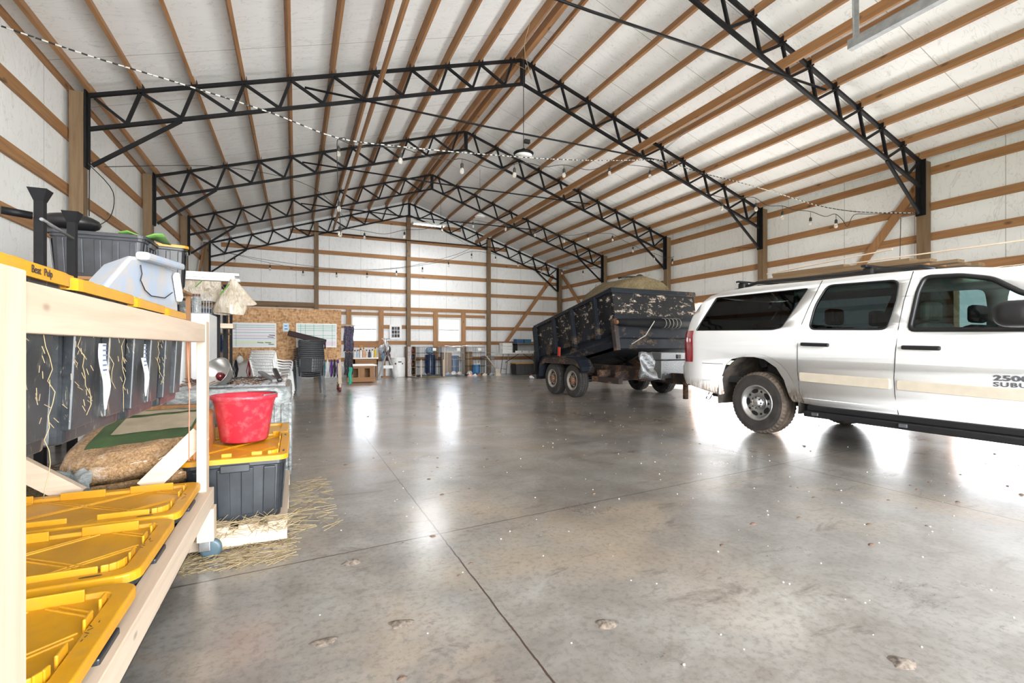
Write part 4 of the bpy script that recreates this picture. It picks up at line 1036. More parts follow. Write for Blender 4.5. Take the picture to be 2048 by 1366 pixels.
tag(stuff(m.build('twigs', plain('brown_twigs', (.13, .07, .04), .9))), 'brown twigs and chaff scattered over the wrapped tank top', 'twigs')
t = thing('heat_lamp', 'aluminium heat lamp reflector with a red bulb lying on the wrapped tank', 'lamp', (-.62, 4.55, .78))
mt = Matrix.Translation((-.60, 4.50, .87)) @ Euler((math.radians(58), 0, math.radians(-38))).to_matrix().to_4x4()
m = MB(); m.lathe([(.135, .0), (.138, .004), (.130, -.0), (.125, -.03), (.10, -.085), (.055, -.12), (.03, -.125)], (0, 0, 0), 'z', 32); m.lathe([(.132, .002), (.120, -.03), (.095, -.08), (.05, -.113), (0, -.115)], (0, 0, 0), 'z', 32); m.move(mt @ Euler((PI/2*0, 0, 0)).to_matrix().to_4x4()); m.build('reflector', plain('spun_aluminium', (.5, .49, .47), .3, .85, .1), t)
m = MB(); m.ball((0, 0, -.075), (.036, .036, .045)); m.move(mt); m.build('bulb', plain('red_bulb', (.09, .006, .008), .15), t)
m = MB(); m.lathe([(0, -.19), (.028, -.19), (.03, -.12), (0, -.12)], (0, 0, 0), 'z', 14); m.move(mt); m.build('socket', M['black'], t)
m = MB(); m.tube([(-.56, 4.7, .80), (-.45, 4.9, .80), (-.25, 5.0, .79), (-.2, 4.8, .79), (-.3, 4.6, .785)], .006, 6); tag(m.build('power_cord', M['black']), 'black cord curled on top of the wrapped tank', 'cord')
t = thing('folding_saw', 'grey folded hand tool with black grip lying on the wrapped tank', 'hand tool', (-.2, 4.5, .78))
MB().bar((-.28, 4.62, .86), (-.16, 4.35, .80), .035, .02).build('blade', M['steel'], t); MB().bar((-.17, 4.62, .88), (-.12, 4.35, .80), .035, .03).build('grip', M['black'], t, bevel=.008)

o = MB().box((-.98, 4.06, .02), (-.64, 4.16, .66)).build('pine_offcut', M['pine_z'], bevel=.004); tag(o, 'orange wooden panel standing behind the shavings bag, beside the tank', 'wood')
# ------------------------------------------------------------------ things along the left wall
for y, h, lb in ((3.70, 2.0, 'black steel upright with a flared foot plate on top, nearest the camera'), (4.14, 1.98, 'black steel upright with a flared plate on top, beside the wall post')):
    x = -1.37; t = thing('steel_upright', lb, 'steel post', (x, y, 0), 'black steel uprights behind the rack')
    MB().box((x-.022, y-.022, 0), (x+.022, y+.022, h)).build('tube_post', M['steel_black'], t)
    m = MB(); m.add([(x-.023, y-.023, h-.07), (x+.023, y-.023, h-.07), (x+.023, y+.023, h-.07), (x-.023, y+.023, h-.07), (x-.045, y-.045, h), (x+.045, y-.045, h), (x+.045, y+.045, h), (x-.045, y+.045, h)], [(0, 3, 2, 1), (4, 5, 6, 7), (0, 1, 5, 4), (1, 2, 6, 5), (2, 3, 7, 6), (3, 0, 4, 7)]); m.build('flared_plate', M['steel_black'], t)
t = thing('cross_strut', 'dark round strut bolted between the two black steel uprights', 'strut', (-1.4, 3.9, 1.8))
MB().tube([(-1.50, 3.60, 1.84), (-1.39, 3.66, 1.835)], .022, 8).build('strut_end', M['steel_black'], t); MB().tube([(-1.35, 3.66, 1.82), (-1.36, 4.12, 1.80)], .010, 8).build('strut_bar', M['steel'], t)
# ply shelf that carries the grey totes
t = thing('plywood_shelf', 'plywood shelf on wooden legs beside the left wall, under the grey totes', 'shelf', (-1.6, 5.1, 0))
MB().box((-2.25, 4.75, 1.60), (-1.04, 5.40, 1.625)).build('shelf_board', M['pine_x'], t)
for x in (-2.22, -1.10):
    for y in (4.78, 5.34): MB().box((x, y, 0), (x+.04, y+.04, 1.60)).build('leg', M['pine_z'], t)
tote('storage_tote', 'dark grey tote with a grey lid on the high shelf beside the wall post', .62, .42, .36, (-1.44, 5.02, 1.627), 0, 'darkgrey', 'darkgrey', False, 'totes on the high shelf')
tote('storage_tote', 'black tote with a yellow lid on the high shelf, behind the grey tote', .50, .40, .42, (-1.24, 5.62, 1.627), .25, 'black', 'yellow', False, 'totes on the high shelf')
t = thing('shelf_extension', 'short wooden trestle beside the left wall under the yellow-lidded high tote', 'trestle', (-1.25, 5.65, 0))
MB().box((-1.6, 5.42, 1.60), (-.98, 5.9, 1.625)).build('top_board', M['pine_x'], t)
for x in (-1.57, -1.03): MB().box((x, 5.83, 0), (x+.04, 5.87, 1.6)).build('leg', M['pine_z'], t)
m = MB(); m.ball((-1.66, 4.98, 2.075), (.20, .15, .075), 16); m.box((-1.75, 4.9, 1.995), (-1.6, 5.05, 2.04)); tag(m.build('seat_cushion', M['black']), 'black padded seat lying on top of the dark grey tote', 'cushion')
rows = [[(-1.32+.06*i, 4.86+.10*j, 2.0+.02*math.sin(i*1.7)*math.cos(j)+.012) for j in range(4)] for i in range(6)]
m = MB().grid(rows); o = m.build('green_bag', plain('green_print_bag', (.16, .36, .08), .35)); tag(o, 'green and white plastic bag lying on the dark grey tote lid', 'bag'); s_ = o.modifiers.new('s', 'SOLIDIFY'); s_.thickness = .01
# white metal cabinet, shelving behind
t = thing('metal_cabinet', 'tall white metal cabinet behind the rack at left', 'cabinet', (-1.3, 5.95, 0))
MB().box((-1.95, 5.95, 0), (-.84, 6.5, 1.43)).build('cabinet_body', M['white_metal'], t, bevel=.01)
for x0, x1 in ((-1.94, -1.115), (-1.105, -.85)):
    d_ = MB().box((x0, 5.93, .08), (x1, 5.95, 1.41)).build('door', M['white_metal'], t, bevel=.004)
    MB().box((x1-.05, 5.91, .75), (x1-.03, 5.93, .90)).build('handle', M['steel'], d_)
for k, (x, h, lb) in enumerate(((-1.30, .17, 'first'), (-1.20, .22, 'second'), (-1.09, .15, 'third'), (-.98, .2, 'fourth'))):
    t = thing('glass_jar', '%s dusty jar from the left on top of the white cabinet' % lb, 'jar', (x, 6.1, 1.43), 'jars on the cabinet')
    MB().lathe([(0, 0), (.042, 0), (.045, .02), (.045, h*.8), (.032, h*.92), (.032, h)], (x, 6.1, 1.43), 'z', 14).build('jar_body', M['film'], t); MB().lathe([(0, h+.015), (.036, h+.015), (.036, h-.01)], (x, 6.1, 1.43), 'z', 14).build('jar_lid', M['rust'], t)
m = MB()
for i in range(9):
    m.bar((-1.05+.025*i, 6.0, 1.435), (-1.05+.025*i, 6.0, 1.64), .003); m.bar((-1.05+.025*i, 6.2, 1.435), (-1.05+.025*i, 6.2, 1.64), .003)
for z in (1.44, 1.5, 1.57, 1.64):
    m.bar((-1.05, 6.0, z), (-.85, 6.0, z), .004); m.bar((-1.05, 6.2, z), (-.85, 6.2, z), .004); m.bar((-.85, 6.0, z), (-.85, 6.2, z), .004); m.bar((-1.05, 6.0, z), (-1.05, 6.2, z), .004)
tag(m.build('wire_basket', M['steel']), 'small wire basket on the right end of the white cabinet', 'basket')
def shelving(x0, x1, y0, y1, levels, lb, mat='steel_black'):
    t = thing('shelving_unit', lb, 'shelving', ((x0+x1)/2, (y0+y1)/2, 0), 'dark shelving units by the left wall')
    for x in (x0, x1):
        for y in (y0, y1): MB().box((x-.02, y-.02, 0), (x+.02, y+.02, levels[-1]+.04)).build('upright', M[mat], t)
    for z in levels: MB().box((x0, y0, z-.02), (x1, y1, z)).build('shelf', M['post_x'], t)
    return t
shelving(-2.35, -.86, 6.75, 7.35, (.3, .85, 1.35, 1.86), 'dark steel shelving behind the white cabinet, with white boards on top')
shelving(-2.35, -1.02, 8.9, 9.5, (.3, .8, 1.3, 1.72), 'dark steel shelving nearer the far wall, crowded with small boxes')
random.seed(21)
cl = [(.10, .05, .03), (.05, .06, .09), (.22, .17, .11), (.35, .33, .30), (.03, .03, .035), (.16, .04, .04), (.07, .10, .06), (.30, .22, .12)]
cm = [plain('clutter_%d' % i, c, .6) for i, c in enumerate(cl)]; cn = ['rusty brown', 'dark blue', 'tan', 'light grey', 'black', 'dark red', 'dark green', 'kraft brown']
POS = ['far left', 'left', 'middle', 'right', 'far right']
for (x0, x1, y0, lv, un) in ((-2.3, -.9, 6.8, (.3, .85, 1.35), 'behind the cabinet'), (-2.3, -1.06, 8.95, (.3, .8, 1.3), 'far shelving')):
    for li, z in enumerate(lv):
        x = x0
        for k in range(5):
            w_ = (x1-x0)/5*random.uniform(.75, .95); h = random.uniform(.14, .34); i = random.randrange(8)
            t = thing('storage_box', '%s box at the %s of the %s shelf, %s' % (cn[i], POS[k], ['bottom', 'middle', 'upper'][li], un), 'box', (x, y0, z), 'boxes on the dark shelving')
            MB().box((x, y0, z+.001), (x+w_, y0+.35, z+h)).build('box_body', cm[i], t, bevel=.004); MB().box((x-.004, y0-.004, z+h), (x+w_+.004, y0+.354, z+h+.02)).build('box_lid', cm[(i+3) % 8], t)
            x += (x1-x0)/5
for k, (z, dx, ln) in enumerate(((1.875, 0, 0), (1.915, .03, -.06), (1.86+.095, -.04, -.02))):
    o = MB().box((-2.3+dx, 6.62+.05*k, z-.012), (-.62+ln, 6.72+.05*k, z+.02)).build('white_board', M['white'], bevel=.003); tag(o, '%s white plastic board lying on top of the shelving, counted from below' % ORD[k], 'board', 'white boards on the shelving')
# sand-coloured plastic bag hanging off the boards, green tape on it
q = NT('tan_translucent_film', .22); q.b.inputs['Coat Weight'].default_value = .4; n = q.noise(q.mapping((2, 2, .7)), 9, 5, .7, 1); q.col(q.mix(q.ramp(n, [(.35, 0.), (.65, 1.)]), (.34, .27, .19), (.62, .56, .46))); q.bump(n, .7, .03); M['tanfilm'] = q.m
t = thing('hanging_plastic_bag', 'tan plastic bag hanging from the end of the white boards', 'bag', (-.75, 6.45, 1.8))
m = MB(); rows = []
for i in range(15):
    u = i/14; z = 1.86-.40*u; r = .03+.10*math.sin(u*PI*.62)+.02*u; rows.append([(-.68+r*1.0*math.cos(a)*(1+.25*math.sin(3*a+u*4))-.02*u, 6.47+r*.7*math.sin(a)*(1+.2*math.cos(4*a)), z+.012*math.sin(2*a)) for a in [2*PI*j/20 for j in range(20)]])
m.grid(rows, closed=True); m.build('bag_body', M['tanfilm'], t)
m = MB(); rows = []
for i in range(12):
    u = i/11; z = 1.86-.27*u; r = .02+.085*u; rows.append([(-.66+.13*u+r*math.cos(a), 6.47+r*.6*math.sin(a), z+.03*math.sin(a)*u) for a in [2*PI*j/16 for j in range(16)]])
m.grid(rows, closed=True); m.build('bag_flap', M['tanfilm'], t)
m = MB(); rows = []
for i in range(12):
    x = -1.35+.05*i; rows.append([(x, 6.50+.02*j, 1.84-.05*j-.03*math.sin(i*.6)*(j > 2)) for j in range(6)])
m.grid(rows); m.build('bag_sheet', M['tanfilm'], t)
m = MB(); m.bar((-.80, 6.40, 1.68), (-.70, 6.37, 1.80), .02, .004); m.bar((-1.05, 6.47, 1.76), (-.98, 6.46, 1.84), .02, .004); m.build('green_tape', plain('green_tape', (.10, .36, .04), .4), t)
for k, (x, y, z) in enumerate(((-.80, 6.15, 1.432), (-.78, 6.35, 1.46))):
    pass
m = MB(); m.box((-.835, 6.70, 1.30), (-.70, 6.95, 1.36)); tag(m.build('wood_offcut', M['fir_x'], bevel=.004), 'pale wood offcut sticking out at the end of the shelving', 'wood')
# blue overalls hanging beside the whiteboard panel
def cloth(name, label, cat, x0, x1, y, z0, z1, mat, folds=5, depth=.05, group=None, parent=None):
    rows = []
    for i in range(11):
        z = z1-(z1-z0)*i/10; rows.append([(x0+(x1-x0)*j/14+.01*math.sin(i), y+depth*math.sin(j/14*PI*folds+i*.25)*(.4+.6*i/10), z+.012*math.sin(j)) for j in range(15)])
    m = MB().grid(rows); o = m.build(name, mat, parent); s_ = o.modifiers.new('s', 'SOLIDIFY'); s_.thickness = .008
    if not parent: tag(o, label, cat, group)
    return o
den = plain('denim', (.025, .055, .12), .9, 0, .5, 14)
cloth('hanging_clothes', 'blue denim clothes hanging at the left end of the whiteboard panel', 'clothes', -1.66, -1.50, 12.45, .85, 2.0, den, 3, .04)
cloth('hanging_clothes', 'dark maroon cloth hanging below the blue denim clothes', 'clothes', -1.95, -1.55, 12.3, .85, 1.15, cm[5], 4, .05)
t = thing('clothes_stand', 'dark wooden clothes stand at the left end of the whiteboard panel', 'stand', (-1.75, 12.4, 0))
MB().box((-1.78, 12.36, 0), (-1.74, 12.40, 2.02)).build('pole', M['post_z'], t); MB().box((-1.78, 12.42, 1.98), (-1.49, 12.46, 2.02)).build('top_arm', M['post_x'], t); MB().box((-1.98, 12.28, 1.13), (-1.54, 12.32, 1.16)).build('low_arm', M['post_x'], t)
# ------------------------------------------------------------------ rolling whiteboard panel
def osb():
    q = NT('strand_board', .75); v = q.mapping((1, 1, 1)); a = q.n('ShaderNodeTexVoronoi'); a.inputs['Scale'].default_value = 13; a.inputs['Randomness'].default_value = 1
    mp = q.mapping((1, 1, 2.6), rot=(0, .5, 0)); q.l(mp, a.inputs['Vector']); b = q.n('ShaderNodeTexVoronoi'); b.inputs['Scale'].default_value = 15; q.l(q.mapping((2.4, 1, 1), rot=(0, .7, 0)), b.inputs['Vector'])
    n = q.noise(v, 30, 4); h = q.math('ADD', q.math('MULTIPLY', q.math('ADD', a.outputs['Color'], b.outputs['Color']), .4), q.math('MULTIPLY', n, .25))
    q.col(q.ramp(h, [(.25, (.26, .13, .05)), (.5, (.47, .26, .12)), (.8, (.62, .40, .21))])); return q.m
pn = thing('whiteboard_panel', 'rolling strand board panel on a wooden frame with two marker charts', 'panel', (-.2, 12.5, 0)); PYY = 12.5
MB().box((-1.46, PYY, .76), (1.02, PYY+.018, 1.985)).build('strand_board_sheet', osb(), pn)
for x in (-1.44, .95):
    MB().box((x, PYY+.02, .09), (x+.04, PYY+.11, 1.98)).build('leg', M['fir_z'], pn)
    MB().box((x, PYY-.32, .09), (x+.04, PYY+.45, .18)).build('foot', M['fir_y'], pn)
    MB().bar((x+.02, PYY-.28, .18), (x+.02, PYY+.02, .75), .04, .08, up=(1, 0, 0)).build('foot_brace', M['fir_z'], pn)
    for y in (PYY-.28, PYY+.40):
        m = MB(); m.lathe([(0, -.025), (.058, -.025), (.058, .025), (0, .025)], (x+.02, y, .058), 'x', 18); m.box((x-.005, y-.03, .04), (x, y+.03, .09)); m.box((x+.04, y-.03, .04), (x+.045, y+.03, .09)); m.build('caster', cm[5], pn)
def rect_y(p, q, y, d=.012): a = at_y(*p, y); b = at_y(*q, y); return (a.x, y-d, b.z), (b.x, y, a.z)
yb = PYY-.002
inks = {'teal': (.02, .25, .22), 'pink': (.65, .12, .40), 'blue': (.02, .12, .45), 'green': (.03, .35, .20), 'lime': (.60, .70, .20), 'black': (.02, .02, .02)}
IK = {k: plain('ink_'+k, v, .6, 0, .02) for k, v in inks.items()}
def chart(name, label, p, q, rowsc, cols, rc):
    a, b = rect_y(p, q, yb, .014); t = thing(name, label, 'whiteboard', (a[0], yb, a[2]), 'marker charts on the panel')
    MB().box(a, b).build('board_surface', plain('whiteboard', (.66, .68, .68), .55, 0, .02), t)
    x0, x1, z0, z1 = a[0], b[0], a[2], b[2]; w_, h = x1-x0, z1-z0
    m = MB(); f = .012; yy = yb-.017
    m.box((x0, yy, z0), (x1, yb, z0+f)); m.box((x0, yy, z1-f), (x1, yb, z1)); m.box((x0, yy, z0+f), (x0+f, yb, z1-f)); m.box((x1-f, yy, z0+f), (x1, yb, z1-f)); m.build('board_frame', M['white'], t)
    for c, us in rowsc.items():
        m = MB()
        for u in us: m.box((x0+.02, yb-.0155, z1-h*u-.004), (x1-.02, yb-.014, z1-h*u+.004))
        m.build('marker_line', IK[c], t)
    for c, us in cols.items():
        m = MB()
        for u in us: m.box((x0+w_*u-.004, yb-.0158, z0+.02), (x0+w_*u+.004, yb-.014, z1-.02))
        m.build('marker_line', IK[c], t)
    return t, (x0, x1, z0, z1)
t, (x0, x1, z0, z1) = chart('marker_chart', 'left whiteboard on the panel, ruled with coloured horizontal lines', (465, 645), (552.5, 694.5), {'teal': (.10, .18, .40), 'pink': (.28, .53), 'blue': (.64,), 'lime': (.76, .8, .84)}, {'teal': (.08,)}, 0)
m = MB()
for a_, b_, z in ((.83, .97, .49), (.80, .94, .57), (.56, .70, .80), (.74, .88, .80), (.82, .95, .87)): m.bar((x0+(x1-x0)*a_, yb-.024, z1-(z1-z0)*z), (x0+(x1-x0)*b_, yb-.024, z1-(z1-z0)*(z+.015)), .014)
m.build('marker_pens', IK['black'], t)
t, _ = chart('marker_chart', 'right whiteboard on the panel, ruled as a green grid', (592.5, 646.5), (673, 694.5), {'green': (.08, .14, .22, .30, .50, .62), 'pink': (.78, .84, .90)}, {'green': (.11, .22, .43, .66, .89)}, 0)
a, b = rect_y((566, 646), (578, 663), yb, .003); t = thing('note_sheet', 'small pale blue note pinned between the two whiteboards', 'note', a); MB().box(a, b).build('paper', plain('pale_blue_paper', (.50, .68, .78), .6), t)
m = MB(); m.box((a[0]+.03, yb-.0045, a[2]+.05), (b[0]-.03, yb-.003, a[2]+.07)); m.box((a[0]+.03, yb-.0045, a[2]+.12), (b[0]-.04, yb-.003, a[2]+.14)); m.build('print', IK['blue'], t)
m = MB(); random.seed(9)
for i in range(26):
    x = random.choice((random.uniform(.553, .59), )); px = 553+38*random.random(); p = at_y(px, 667+random.uniform(-2, 2), yb); m.bar((p.x, yb-.006, p.z), (p.x+random.uniform(-.06, .06), yb-.004, p.z+random.uniform(-.02, .02)), .012, .004)
tag(stuff(m.build('wood_scraps', plain('dark_brown_scraps', (.10, .05, .025), .9))), 'band of torn brown scraps stuck on the panel between the whiteboards', 'scraps')
# leashes and halters hanging under the panel
def leash(name, label, px, y0, y1, col, wpx=6, n=3, yy=None, cat='leash'):
    yy = yy or PYY-.03; m = MB(); a = at_y(px, y0, yy); b = at_y(px, y1, yy); W_ = wpx*yy/FPX*.45
    for k in range(n):
        dx = (k-(n-1)/2)*W_/max(1, n-1)*1.4; m.tube([(a.x+dx*.2, yy, a.z), (a.x-W_/2+dx, yy-.02, (a.z*.4+b.z*.6)), (a.x+dx*.5, yy-.02*k, b.z+.02*k), (a.x+W_/2+dx*.6, yy, (a.z*.5+b.z*.5)), (a.x+dx*.2, yy, a.z)], .010, 6)
    return tag(m.build(name, col), label, cat, 'leashes hanging from the panel')
lm_ = {k: plain('webbing_'+k, c, .75) for k, c in {'teal': (.02, .16, .20), 'black': (.02, .02, .025), 'red': (.40, .03, .03), 'purple': (.09, .03, .20), 'white': (.6, .6, .58), 'green': (.05, .42, .28)}.items()}
leash('leash', 'teal halter hanging under the left end of the panel', 461, 718, 757, lm_['teal'], 8)
leash('leash', 'black halter hanging under the left whiteboard, right of the teal one', 472, 720, 757, lm_['black'], 8)
leash('leash', 'red leash hanging under the middle of the panel', 498, 722, 757, lm_['red'], 7, 2)
leash('leash', 'thin red lead beside the white chairs, under the panel', 524, 722, 752, lm_['red'], 4, 2)
leash('leash', 'purple lead rope hanging left of the dark chair stack', 583, 722, 775, lm_['purple'], 8, 3)
leash('leash', 'second purple lead rope hanging directly beside the dark chairs', 591, 722, 781, lm_['purple'], 6, 2)
for i, (px, c, nm) in enumerate(((648, 'teal', 'teal'), (655, 'white', 'white'), (663, 'purple', 'purple'), (669, 'black', 'black'), (676, 'purple', 'dark purple'))): leash('leash', '%s leash among those hanging under the right end of the panel' % nm, px, 719, 755, lm_[c], 6, 3)
t = thing('white_mask', 'white halter pad hanging on a cord from the lower left of the panel', 'pad', tuple(at_y(480, 715, PYY-.06)))
p = at_y(480, 719, PYY-.06); MB().ball(p, (.07, .05, .09), 14).build('pad', M['white'], t); a = at_y(478, 705, PYY-.02); MB().tube([p+Vector((-.05, 0, .05)), a, p+Vector((.06, 0, .04))], .006, 5).build('cord', M['rust'], t)
t = thing('chest_freezer', 'white chest freezer standing behind the whiteboard panel', 'freezer', (-1.0, 13.6, 0))
MB().box((-1.55, 13.3, .02), (-.72, 13.95, .80)).build('freezer_body', M['white'], t, bevel=.02); MB().box((-1.57, 13.28, .81), (-.70, 13.97, .89)).build('lid', M['white'], t, bevel=.02)
m = MB()
for dx in (-.3, -.1, .1, .3, .45): m.ball((.45+dx, 13.5, .30), (.16, .2, .28), 10)
# ------------------------------------------------------------------ stacking chairs
def chair(name, label, mat, group):
    t = thing(name, label, 'chair', (0, 0, 0), group); m = MB(); rows = []
    for i in range(7):
        y = -.22+.46*i/6; rows.append([(-.23+.46*j/8, y, .42-.015*math.sin(PI*j/8)+.012*(i/6)) for j in range(9)])
    m.grid(rows); o = m.build('seat', mat, t); s_ = o.modifiers.new('s', 'SOLIDIFY'); s_.thickness = .012
    m = MB()       # back, at y = -.24, leaning to -y
    def bpnt(u, h): return Vector((.235*u*(1+.05*h), -.225-.13*h-.035*(1-u*u), .43+.41*h))
    for h in (.22, .38, .54, .70, .86): m.add([bpnt(u, h+d)+Vector((0, e, 0)) for d in (0, .10) for e in (0, .012) for u in [-1+i/5 for i in range(11)]], [[i, i+1, i+12+22-1, i+22] for i in range(10)]+[[i+11, i+12, i+34, i+33] for i in range(10)])
    for sx in (-1, 1): m.tube([bpnt(sx, 0), bpnt(sx, .5), bpnt(sx, .95)], .018, 6)
    m.tube([bpnt(-1, .95)]+[bpnt(-1+i/5, 1.0)+Vector((0, -.025, 0)) for i in range(11)]+[bpnt(1, .95)], .013, 6); m.build('backrest', mat, t)
    for sx in (-1, 1):
        m = MB(); m.tube([bpnt(sx, .6), (sx*.285, -.12, .64), (sx*.29, .10, .64), (sx*.27, .2, .61), (sx*.25, .22, .45)], .016, 6); m.build('armrest', mat, t)
        for sy in (-1, 1):
            m = MB(); x0, y0 = sx*.20, sy*.20-(.02 if sy < 0 else 0); x1, y1 = sx*.275, sy*.25-(.06 if sy < 0 else 0)
            for (a, b) in (((x0+sx*.05, y0-.012*sy), (x1, y1)), ): m.add([(a[0]-.05, a[1]-.012, .42), (a[0]+.05-.02*(sx > 0), a[1]-.012, .42), (a[0]+.05-.02*(sx > 0), a[1]+.012, .42), (a[0]-.05, a[1]+.012, .42), (b[0]-.018, b[1]-.01, 0), (b[0]+.018, b[1]-.01, 0), (b[0]+.018, b[1]+.01, 0), (b[0]-.018, b[1]+.01, 0)], [(0, 3, 2, 1), (4, 5, 6, 7), (0, 1, 5, 4), (1, 2, 6, 5), (2, 3, 7, 6), (3, 0, 4, 7)])
            m.build('leg', mat, t)
    return t
c0 = chair('plastic_chair', 'lowest dark grey plastic chair of the stack before the whiteboard panel', plain('grey_chair_plastic', (.055, .057, .062), .4), 'dark grey stacked chairs'); c0.location = (.28, 11.75, 0); c0.rotation_euler = (0, 0, .12)
for k in range(1, 10): dup(c0, (.28-.002*k, 11.75+.010*k, .042*k), None, 'dark grey plastic chair, %s from the bottom of the stack before the panel' % ORD[k])
c1 = chair('plastic_chair', 'lowest white plastic chair of the stack behind the wrapped tank', M['white'], 'white stacked chairs'); c1.location = (-.44, 10.9, 0); c1.rotation_euler = (0, 0, -.55)
for k in range(1, 4): dup(c1, (-.44+.012*k, 10.9+.012*k, .05*k), None, 'white plastic chair, %s from the bottom of the stack behind the tank' % ORD[k])
a, b = at_y(574, 678, 11.75), at_y(640, 700, 11.75)
m = MB(); m.bar((-.16, 11.72, 1.36), (.62, 11.70, 1.16), .22, .12); m.bar((.60, 11.70, 1.15), (.60, 11.66, 1.02), .12, .03, up=(1, 0, 0)); m.v = [v+Vector((0, -.05, .02)) for v in m.v]
tag(m.build('seat_pad', plain('dark_maroon_vinyl', (.022, .009, .009), .6, spec=.25), bevel=.02), 'long dark maroon vinyl pad lying slanted on the dark chair stack', 'pad')
# things at the right end of the panel
cloth('hanging_clothes', 'dark striped clothes hanging right of the whiteboard panel', 'clothes', 1.12, 1.36, 12.95, .95, 1.60, plain('striped_dark_cloth', (.09, .08, .12), .9, 0, .9, 30), 4, .05)
cloth('hanging_clothes', 'black and white rope halters hanging low beside the panel', 'clothes', 1.14, 1.34, 12.98, .35, .93, plain('dark_rope', (.05, .05, .06), .9, 0, .9, 30), 5, .04)
m = MB(); m.bar((1.0, 12.52, 1.62), (1.4, 12.99, 1.62), .03, .03); m.bar((1.05, 12.97, 1.62), (1.42, 12.97, 1.62), .02); tag(m.build('hanging_rail', M['fir_x']), 'short wooden rail at the right of the panel, carrying dark clothes', 'rail')
cloth('green_rope', 'turquoise green rope hanging low at the right end of the panel', 'rope', 1.23, 1.31, 12.9, .10, .55, lm_['green'], 2, .03)
# ------------------------------------------------------------------ far wall row
q = NT('kraft_board', .8); q.col(q.mix(q.noise(q.mapping(), 8), (.34, .20, .10), (.44, .28, .15))); M['kraft'] = q.m
t = thing('dog_house', 'low wooden slatted crate with a white top, left of the trestle', 'wooden crate', (1.80, 15.3, 0))
for x in (1.44, 1.78, 2.12): MB().box((x, 14.95, .02), (x+.05, 15.0, .50)).build('front_post', M['pine_z'], t)
for x0, x1 in ((1.49, 1.55), (1.70, 1.78), (1.83, 1.89), (2.04, 2.12)): MB().box((x0, 14.96, .12), (x1, 14.985, .50)).build('front_slat', M['pine_z'], t)
MB().box((1.38, 14.90, .02), (2.20, 14.95, .16)).build('base_board', M['pine_x'], t); MB().box((1.49, 14.955, .42), (2.12, 14.99, .50)).build('top_board', M['pine_x'], t)
for x in (1.44, 2.15): MB().box((x, 15.0, .02), (x+.02, 15.7, .50)).build('side_panel', M['pine_y'], t)
MB().box((1.44, 15.68, .02), (2.17, 15.70, .50)).build('back_panel', M['pine_x'], t)
MB().box((1.20, 14.88, .50), (2.24, 15.75, .53)).build('crate_top', M['white'], t)
t = thing('work_bench', 'low brown wooden shelf under the left-hand window, crowded with bottles', 'bench', (2.2, 17.3, 0))
MB().box((1.78, 17.05, .66), (2.62, 17.5, .70)).build('bench_top', M['white'], t); MB().box((1.80, 17.08, .40), (2.60, 17.12, .64)).build('front_board', M['pine_x'], t)
for x in (1.80, 2.56):
    for y in (17.08, 17.44): MB().box((x, y, 0), (x+.04, y+.04, .66)).build('leg', M['pine_z'], t)
random.seed(31)
bc = [('white', (.8, .8, .78)), ('pale blue', (.45, .58, .68)), ('white', (.78, .78, .76)), ('orange and white', (.70, .38, .20)), ('cream', (.7, .62, .48)), ('dark', (.04, .04, .08)), ('white', (.8, .8, .8)), ('yellow', (.75, .5, .04))]
for k, (nm, c) in enumerate(bc):
    x = 1.84+.097*k; h = random.uniform(.24, .36); t = thing('bottle', '%s bottle, %s from the left on the bench under the left window' % (nm, ORD[k]), 'bottle', (x, 17.15, .70), 'bottles on the bench')
    MB().lathe([(0, 0), (.04, 0), (.042, .02), (.042, h*.7), (.016, h*.85), (.016, h)], (x, 17.15, .701), 'z', 12).build('bottle_body', plain('bottle_%d' % k, c, .35), t); MB().lathe([(0, h+.02), (.02, h+.02), (.02, h-.02), (0, h-.02)], (x, 17.15, .701), 'z', 10).build('bottle_cap', M['black'], t)
t = thing('spray_bottle', 'small yellow spray bottle standing behind the bench bottles', 'bottle', (2.05, 17.35, .7)); MB().lathe([(0, 0), (.045, 0), (.045, .26), (.015, .32), (.015, .38)], (2.05, 17.35, .701), 'z', 12).build('bottle_body', M['yellow'], t); MB().bar((2.02, 17.35, 1.1), (2.12, 17.33, 1.1), .03).build('trigger', M['yellow'], t)
# clothes heap on a rack, trestle
t = thing('clothes_pile', 'blue white and dark clothes piled on a post beside the left window', 'clothes', (2.83, 17.1, 0))
for k, (x, z, c) in enumerate(((2.76, .98, (.45, .50, .60)), (2.86, .88, (.03, .06, .16)), (2.95, .98, (.05, .04, .05)), (2.80, .72, (.20, .30, .42)), (2.93, .75, (.10, .03, .04)), (2.86, 1.05, (.6, .58, .55)))):
    MB().ball((x, 17.2-.02*k, z), (.11, .12, .16), 12).build('garment', plain('garment_%d' % k, c, .9, 0, .5, 20), t)
MB().box((2.82, 17.18, 0), (2.88, 17.24, 1.0)).build('stand_post', M['pine_z'], t)
MB().box((2.74, 17.0, .0), (3.0, 17.3, .04)).build('stand_base', M['pine_x'], t)
t = thing('saw_trestle', 'grey metal trestle stand with spread legs before the white barrel', 'trestle', (2.75, 16.2, 0))
L_ = lambda p: (p[0], p[1], p[2])
ax = 2.78
for x, y in ((2.44, 16.05), (3.02, 16.05), (2.52, 16.55), (3.02, 16.55)): MB().bar((x, y, .0), (ax+(x-ax)*.12, 16.28+(y-16.28)*.1, .80), .05, .035, up=(0, 1, 0)).build('leg', M['steel'], t)
MB().box((2.62, 16.04, .36), (2.93, 16.08, .46)).build('cross_plate', M['white_metal'], t)
m = MB(); m.tube([(2.70, 16.2, .78), (2.70, 16.2, 1.30), (2.73, 16.2, 1.34)], .035, 10); m.tube([(2.80, 16.22, .78), (2.80, 16.22, 1.25)], .03, 10); m.build('folded_arms', M['zinc'], t)
